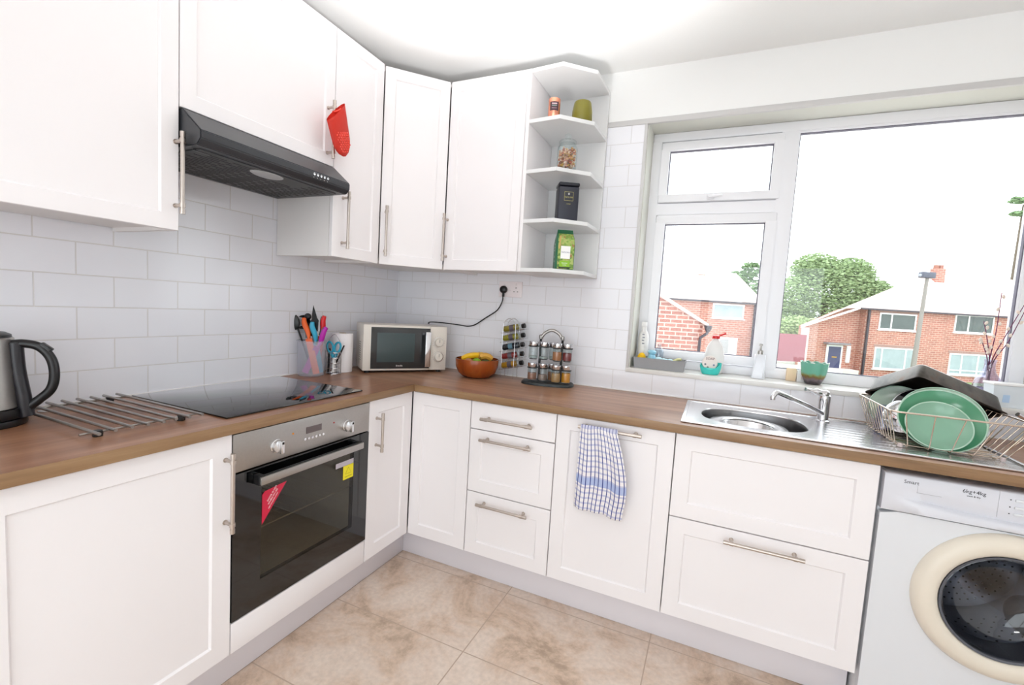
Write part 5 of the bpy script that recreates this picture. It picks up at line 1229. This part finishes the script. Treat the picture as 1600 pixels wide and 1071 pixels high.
# roasting tin, upside down on top
P1, P2, P3 = V((2.4707, -.100, 1.050)), V((2.5818, -.300, 1.151)), V((2.880, -.200, 1.034))
ea = (P3-P2); La = ea.length; ea.normalize(); eb = (P1-P2); eb = (eb-ea*eb.dot(ea)); Lb = eb.length; eb.normalize(); en = ea.cross(eb).normalized()
if en.z < 0: en = -en
t = thing('roasting_tin', 'worn dark roasting tin lying upside down on top of the dish rack', 'roasting tin', P3)
bm = B()
def tring(i, h, rad=.02, nseg=5):
    pts = []
    cs = [(i, i), (La-i, i), (La-i, Lb-i), (i, Lb-i)]
    for k in range(4):
        p = V((*cs[k], 0)); a = V((*cs[k-1], 0)); b = V((*cs[(k+1) % 4], 0)); s_ = p+(a-p).normalized()*rad; e_ = p+(b-p).normalized()*rad
        for j in range(nseg+1): u = j/nseg; w_ = s_*(1-u)**2+p*2*u*(1-u)+e_*u*u; pts.append(bm.verts.new(P2+ea*w_.x+eb*w_.y+en*h))
    return pts
rs = [tring(0, 0), tring(0, .003), tring(.008, .004), tring(.018, .064), tring(.026, .073), tring(.04, .075)]
rs_in = [tring(.042, .073), tring(.028, .071), tring(.020, .063), tring(.010, .001), tring(0, 0)]
nT = len(rs[0])
for seq, mi in ((rs, 0), (rs_in, 1)):
    for a, b in zip(seq, seq[1:]):
        for k in range(nT): f = bm.faces.new((a[k], a[(k+1) % nT], b[(k+1) % nT], b[k])); f.material_index = mi
f = bm.faces.new(rs[-1]); f = bm.faces.new(rs_in[0][::-1]); f.material_index = 1
m_, nt, b_ = nodes('worn_tin'); N_ = nt.nodes.new; L_ = nt.links.new
tc = N_('ShaderNodeTexCoord'); nz = N_('ShaderNodeTexNoise'); nz.inputs['Scale'].default_value = 18; nz.inputs['Detail'].default_value = 7; L_(tc.outputs['Object'], nz.inputs['Vector']); cr = N_('ShaderNodeValToRGB'); L_(nz.outputs['Fac'], cr.inputs[0])
e = cr.color_ramp.elements; e[0].position = .35; e[0].color = (*s2l((62, 58, 54)), 1); e[1].position = .72; e[1].color = (*s2l((100, 74, 56)), 1); q = e.new(.58); q.color = (*s2l((98, 92, 86)), 1)
L_(cr.outputs[0], b_.inputs['Base Color']); b_.inputs['Roughness'].default_value = .3; b_.inputs['Metallic'].default_value = .5
obj('tin_body', bm, [m_, mat('black_enamel_inside', (16, 14, 14), .35)], t, 40)
# saucepan at the right end of the worktop
t = thing('saucepan', 'dark blue saucepan at the right edge of the picture beside the dish rack', 'saucepan', (3.095, -.150, WTZ))
obj('pan_body', lathe(B(), [(0, .001), (.098, .001), (.106, .008), (.110, .085), (.112, .088), (.107, .088), (.103, .010), (0, .006)], (3.095, -.150, WTZ), 48), mat('dark_blue_enamel', (34, 38, 60), .25), t, 50)
obj('pan_handle', tube(B(), [(2.988, -.175, WTZ+.078), (2.955, -.185, WTZ+.098), (2.895, -.205, WTZ+.130)], [.007, .0065, .0075], 12), CHROME, t, 60)

# ---------------------------------------------------------------- outside: gardens and brick houses across the road
FH = V((-sin(YAW), cos(YAW), 0)); RH = V((cos(YAW), sin(YAW), 0))
def OP(d, s, z): p = V((CAM.x, CAM.y, 0))+FH*d+RH*s; return V((p.x, p.y, z))
GZ = -2.6
def facing(o, sc=1):   # orient object materials: house meshes are built in a frame turned with the street
    return o
def brickmat(name, c1, c2, cm, k=1.0):
    m, nt, b = nodes(name); N = nt.nodes.new; L = nt.links.new
    tc = N('ShaderNodeTexCoord'); mp = N('ShaderNodeMapping'); mp.inputs['Rotation'].default_value = (0, 0, 0)
    sp = N('ShaderNodeSeparateXYZ'); L(tc.outputs['Object'], sp.inputs[0]); ad = N('ShaderNodeMath'); ad.operation = 'ADD'; L(sp.outputs[0], ad.inputs[0]); L(sp.outputs[1], ad.inputs[1])
    cb = N('ShaderNodeCombineXYZ'); L(ad.outputs[0], cb.inputs[0]); L(sp.outputs[2], cb.inputs[1])
    bt = N('ShaderNodeTexBrick'); bt.inputs['Scale'].default_value = 1; bt.inputs['Brick Width'].default_value = .45*k; bt.inputs['Row Height'].default_value = .16*k; bt.inputs['Mortar Size'].default_value = .022*k; bt.inputs['Bias'].default_value = -.2
    bt.inputs['Color1'].default_value = (*s2l(c1), 1); bt.inputs['Color2'].default_value = (*s2l(c2), 1); bt.inputs['Mortar'].default_value = (*s2l(cm), 1)
    L(cb.outputs[0], bt.inputs['Vector']); nz = N('ShaderNodeTexNoise'); nz.inputs['Scale'].default_value = 1.3; nz.inputs['Detail'].default_value = 6; L(tc.outputs['Object'], nz.inputs['Vector'])
    mx = N('ShaderNodeMix'); mx.data_type = 'RGBA'; mx.blend_type = 'MULTIPLY'; mx.inputs[0].default_value = .5; cr = N('ShaderNodeValToRGB'); cr.color_ramp.elements[0].position = .3; cr.color_ramp.elements[0].color = (.62, .62, .62, 1); cr.color_ramp.elements[1].position = .7
    L(nz.outputs['Fac'], cr.inputs[0]); L(bt.outputs['Color'], mx.inputs[6]); L(cr.outputs[0], mx.inputs[7]); L(mx.outputs[2], b.inputs['Base Color']); b.inputs['Roughness'].default_value = .9
    MATS[name] = m; return m
BRK = brickmat('house_brick', (176, 116, 100), (154, 96, 84), (196, 164, 150))
BRK2 = brickmat('gable_brick', (168, 104, 88), (138, 84, 72), (204, 172, 160), .8)
ROOF = mat('roof_tiles', (216, 196, 190), .8, noise=.15, scale=3)
WFR = mat('white_frames', (236, 236, 236), .5)
HGL = mat('house_glass', (62, 74, 70), .08, noise=.5, scale=.8)
CURT = mat('net_curtain', (150, 164, 168), .7, noise=.2, scale=2)
PIPE = mat('pipe_black', (52, 46, 54), .5)
LAWN = mat('lawn', (120, 150, 84), .9, noise=.3, scale=2)
PAVE = mat('pale_paving', (206, 200, 192), .9, noise=.1, scale=1)
bm = B(); vs_ = [bm.verts.new(v) for v in (OP(3.2, -30, GZ), OP(3.2, 70, GZ), OP(110, 90, GZ), OP(110, -50, GZ))]; bm.faces.new(vs_)
bmesh.ops.translate(bm, verts=bm.verts, vec=(0, 0, 0)); struct('ground', bm, PAVE)
bm = B(); obox(bm, OP(30, 19, GZ), RH*26, FH*5.6, Z1*.12); tag(obj('front_lawn', bm, LAWN), kind='structure')

class House:
    def __init__(s, name, label, d, s0): s.t = thing(name, label, 'house', OP(d, s0, GZ), YAW); s.d = d
    def b(s, name, s0, s1, z0, z1, d0, d1, m, par=None):
        bm = B(); obox(bm, OP(s.d+d0, s0, z0), RH*(s1-s0), FH*(d1-d0), Z1*(z1-z0)); return obj(name, bm, m, par or s.t)
    def poly(s, name, pts, thick, m, par=None):
        bm = B(); lo = [bm.verts.new(OP(s.d+q[2], q[0], q[1])) for q in pts]; f = bm.faces.new(lo)
        r = bmesh.ops.extrude_face_region(bm, geom=[f]); bmesh.ops.translate(bm, verts=[v for v in r['geom'] if isinstance(v, bmesh.types.BMVert)], vec=thick)
        return obj(name, bm, m, par or s.t)
    def window(s, s0, s1, z0, z1, mull, curt=False, top=None):
        f = B(); t_ = .10; d0 = -.05
        def bb(a0, a1, c0, c1): obox(f, OP(s.d+d0, a0, c0), RH*(a1-a0), FH*.12, Z1*(c1-c0))
        bb(s0, s1, z1-t_, z1); bb(s0, s1, z0, z0+t_); bb(s0, s0+t_, z0+t_, z1-t_); bb(s1-t_, s1, z0+t_, z1-t_)
        for m_ in mull: bb(m_-.05, m_+.05, z0+t_, z1-t_)
        if top: bb(s0+t_, s1-t_, top-.04, top+.04)
        w_ = obj('window', f, WFR, s.t)
        s.b('pane', s0+t_, s1-t_, z0+t_, z1-t_, -.01, .04, CURT if curt else HGL, w_)
        s.b('window_sill', s0-.1, s1+.1, z0-.08, z0, -.12, .02, WFR, w_)
        s.b('lintel', s0-.1, s1+.1, z1, z1+.2, -.02, .02, mat('lintel', (150, 120, 112), .9), w_)

# large semi-detached house seen through the big pane
h = House('brick_house', 'large red brick semi-detached house across the road, behind the lamp post', 36, 34)
h.poly('front_wall', [(27.9, GZ, 0), (46, GZ, 0), (46, 2.98, 0), (27.9, 2.90, 0)], FH*2.2, BRK)
h.poly('side_extension', [(23.4, GZ, .6), (27.95, GZ, .6), (27.95, 2.9, .6), (26.4, 2.72, .6), (23.4, 1.2, .6)], FH*.5, BRK)
h.poly('roof', [(27.2, 2.86, -.35), (46.5, 2.95, -.35), (50.5, 6.15, 3.6), (35.2, 6.02, 3.6)], Z1*.16, ROOF)
h.poly('roof_hip', [(23.0, 1.12, .2), (26.2, 2.78, -.1), (27.25, 2.9, -.3), (35.2, 6.04, 3.6)], Z1*.14, ROOF)
h.poly('verge_board', [(23.0, 1.05, .15), (27.3, 2.85, -.3), (27.3, 3.0, -.3), (23.0, 1.2, .15)], FH*.08, WFR)
h.b('gutter', 27.2, 46.2, 2.78, 2.9, -.42, -.28, PIPE)
h.b('downpipe', 27.98, 28.12, GZ, 2.8, -.2, -.06, PIPE)
h.b('chimney', 35.55, 36.35, 4.3, 6.75, 2.8, 3.4, BRK)
for cs in (35.6, 36.0): h.b('chimney_pot', cs, cs+.28, 6.75, 7.05, 2.95, 3.2, mat('clay_pot', (150, 100, 84), .8))
h.window(28.98, 31.9, 1.30, 2.62, [29.95], top=None); h.window(34.95, 38.05, 1.42, 2.85, [36.05])
h.window(28.9, 32.2, -1.86, -.12, [29.5, 31.4], True); h.window(34.9, 38.2, -1.95, -.25, [35.9, 37.2], True, -1.6)
d_ = h.b('front_door', 25.45, 26.75, -2.04, -.18, .50, .58, WFR); h.b('door_leaf', 25.62, 26.6, -2.04, -.32, .46, .52, mat('navy_door', (52, 56, 92), .4), d_); h.b('letter_plate', 25.9, 26.3, -1.2, -1.12, .44, .47, mat('brass', (190, 150, 60), .3, 1), d_)
h.b('door_canopy', 25.2, 27.0, -.12, .02, .0, .6, mat('canopy_grey', (130, 126, 130), .8))
h.b('side_window', 27.1, 27.4, -1.55, -.2, .5, .6, WFR)
h.b('front_step', 25.2, 27.4, GZ, -2.04, -.6, .6, PAVE)
h.b('white_pillar', 23.3, 23.9, GZ, 1.1, .5, .6, mat('cream_render', (222, 206, 196), .9))

# neighbouring gable close by and the brick house behind it, seen through the casement
g = House('brick_gable', 'near red brick gable wall with a sloping eave, seen through the left casement', 14, 4.5)
g.poly('gable_wall', [(.6, GZ, 0), (5.86, GZ, 0), (5.86, 1.14, 0), (4.35, 1.96, 0), (.6, 4.0, 0)], FH*5, BRK2)
g.poly('roof_verge', [(.5, 4.02, -.12), (4.3, 1.98, -.12), (6.0, 1.06, -.12), (6.0, 1.15, -.12), (4.3, 2.09, -.12), (.5, 4.14, -.12)], FH*5.2, ROOF)
bm = B(); c_ = OP(13.85, 5.97, 1.0); lathe(bm, [(0, -.10), (.05, -.10), (.10, 0), (.12, .10), (0, .11)], c_, 12); obj('rainwater_hopper', bm, PIPE, g.t)
bm = tube(B(), [OP(13.85, 5.97, .93), OP(13.85, 5.95, .86), OP(13.85, 5.76, .72), OP(13.85, 5.75, .60), OP(13.85, 5.72, -2.5)], .045, 10); obj('downpipe', bm, PIPE, g.t)
g2 = House('brick_house', 'pale brick house with a white upper window, behind the near gable', 34, 15)
g2.poly('front_wall', [(10.5, GZ, 0), (18.1, GZ, 0), (18.1, 2.72, 0), (10.5, 2.6, 0)], FH*3, BRK)
g2.poly('roof', [(10.2, 2.6, -.3), (18.4, 2.72, -.3), (18.0, 5.0, 3.4), (10.2, 5.0, 3.4)], Z1*.15, ROOF)
g2.b('gutter', 10.3, 18.3, 2.56, 2.68, -.38, -.26, PIPE); g2.b('downpipe', 17.9, 18.02, GZ, 2.6, -.2, -.08, PIPE)
g2.b('chimney', 14.7, 15.2, 3.6, 4.85, 2.8, 3.4, BRK)
g2.window(14.85, 17.2, 1.42, 2.5, [], True)
d_ = g2.b('porch_door', 15.4, 16.9, -1.3, .0, -.1, .1, WFR); g2.b('door_glass', 15.6, 16.25, -1.2, -.15, -.13, -.09, mat('grey_glass', (150, 150, 150), .3), d_)
bm = B(); obox(bm, OP(12, 3.0, -.75), RH*5.0, FH*.25, Z1*.95); tag(obj('garden_wall', bm, mat('white_render', (236, 234, 232), .9)), 'white rendered garden wall below the near brick gable', 'garden wall')
# lamp post
t = thing('lamp_post', 'tall pale concrete lamp post with a dark lantern, in front of the brick house', 'lamp post', OP(32, 28.5, GZ))
obj('post', tube(B(), [OP(32, 28.55, GZ), OP(32, 28.75, 5.2)], [.17, .10], 14), mat('concrete_post', (128, 124, 118), .8), t)
bm = B(); obox(bm, OP(31.7, 28.15, 5.05), RH*.95, FH*.4, Z1*.42, .06); obj('lantern', bm, mat('lantern_dark', (66, 70, 84), .4), t)
bm = B(); ellipsoid(bm, OP(31.9, 28.2, 5.22), .14, .14, .12); obj('lens', bm, mat('lens_grey', (150, 156, 168), .2), t)
# fence
bm = B(); obox(bm, OP(32, 17.4, -1.36), RH*3.42, FH*.08, Z1*1.95); tag(obj('garden_fence', bm, mat('red_fence', (140, 84, 92), .8, noise=.12, scale=.6)), 'dull red garden fence between the trees and the brick house', 'fence')
bm = B(); obox(bm, OP(30.5, 16.5, GZ), RH*6, FH*.3, Z1*1.0); tag(obj('low_wall', bm, mat('white_render', (236, 234, 232), .9)), 'low white wall in front of the dull red fence', 'garden wall')
# trees
LEAF = [mat('leaf_%d' % i, tuple(min(255, int(q*1.08)) for q in c), .75, noise=.3, scale=1.2) for i, c in enumerate(((132, 152, 108), (104, 130, 88), (150, 170, 120)))]
def tree(name, label, cat, d, s0, z0, blobs, n, size, trunk=None, seed=1, li=0):
    random.seed(seed); t = thing(name, label, cat, OP(d, s0, GZ)); bm = B()
    for (a, z, r_, rz_) in blobs:
        c = OP(d, a, z)
        for i in range(n):
            v = V((random.gauss(0, 1), random.gauss(0, 1), random.gauss(0, 1))).normalized()*(random.random()**.35)
            p = c+V((v.x*r_, v.y*r_, v.z*rz_)); q = V((random.gauss(0, 1), random.gauss(0, 1), random.gauss(0, 1))).normalized(); x, y = frame_of(q); k = size*random.uniform(.6, 1.3)
            vs2 = [bm.verts.new(p+x*a2*k+y*b2*k*.6) for a2, b2 in ((-1, 0), (-.3, -.8), (.8, -.4), (1, .2), (0, .8))]; bm.faces.new(vs2)
    o = obj('foliage', bm, LEAF[li], t, 180, False); o['kind'] = 'stuff'
    if trunk: obj('trunk', tube(B(), [OP(d, trunk[0], GZ), OP(d, trunk[0], trunk[1])], [.5, .3], 12), mat('bark', (96, 84, 70), .9), t)
tree('tree', 'big round bright green tree rising behind the brick house roof', 'tree', 52, 36, 4, [(31.5, 4.2, 3.2, 2.6), (35.5, 5.8, 4.0, 3.0), (39.0, 5.0, 3.0, 2.6), (34.0, 7.6, 2.6, 1.9), (38.0, 7.4, 2.3, 1.8), (41.0, 5.2, 1.8, 1.6), (31.0, 1.8, 2.6, 2.2), (36, 2.5, 4, 2.6)], 3600, .17, (35.5, 4), 3, 0)
tree('hedge', 'lower green hedge between the red fence and the big tree', 'hedge', 44, 27, 0, [(25.5, .6, 1.6, 1.2), (27.5, .9, 1.8, 1.3), (29.8, .8, 1.9, 1.3), (32, 1.0, 1.8, 1.2), (28.5, -.6, 3, 1.2)], 2200, .13, None, 5, 2)
tree('tree', 'sparse green tree top beside the pale brick house in the casement', 'tree', 48, 24, 5, [(23.2, 5.6, 1.0, 1.0), (24.6, 6.6, 1.0, 1.0), (24.8, 4.6, 1.2, 1.3)], 420, .20, (24.4, 4.5), 7, 1)
tree('tree', 'small far tree spray at the right edge of the big pane', 'tree', 46, 49, 14, [(49.4, 14.9, .8, .35), (49.6, 13.6, .7, .25)], 160, .2, (50.2, 14.5), 9, 1)
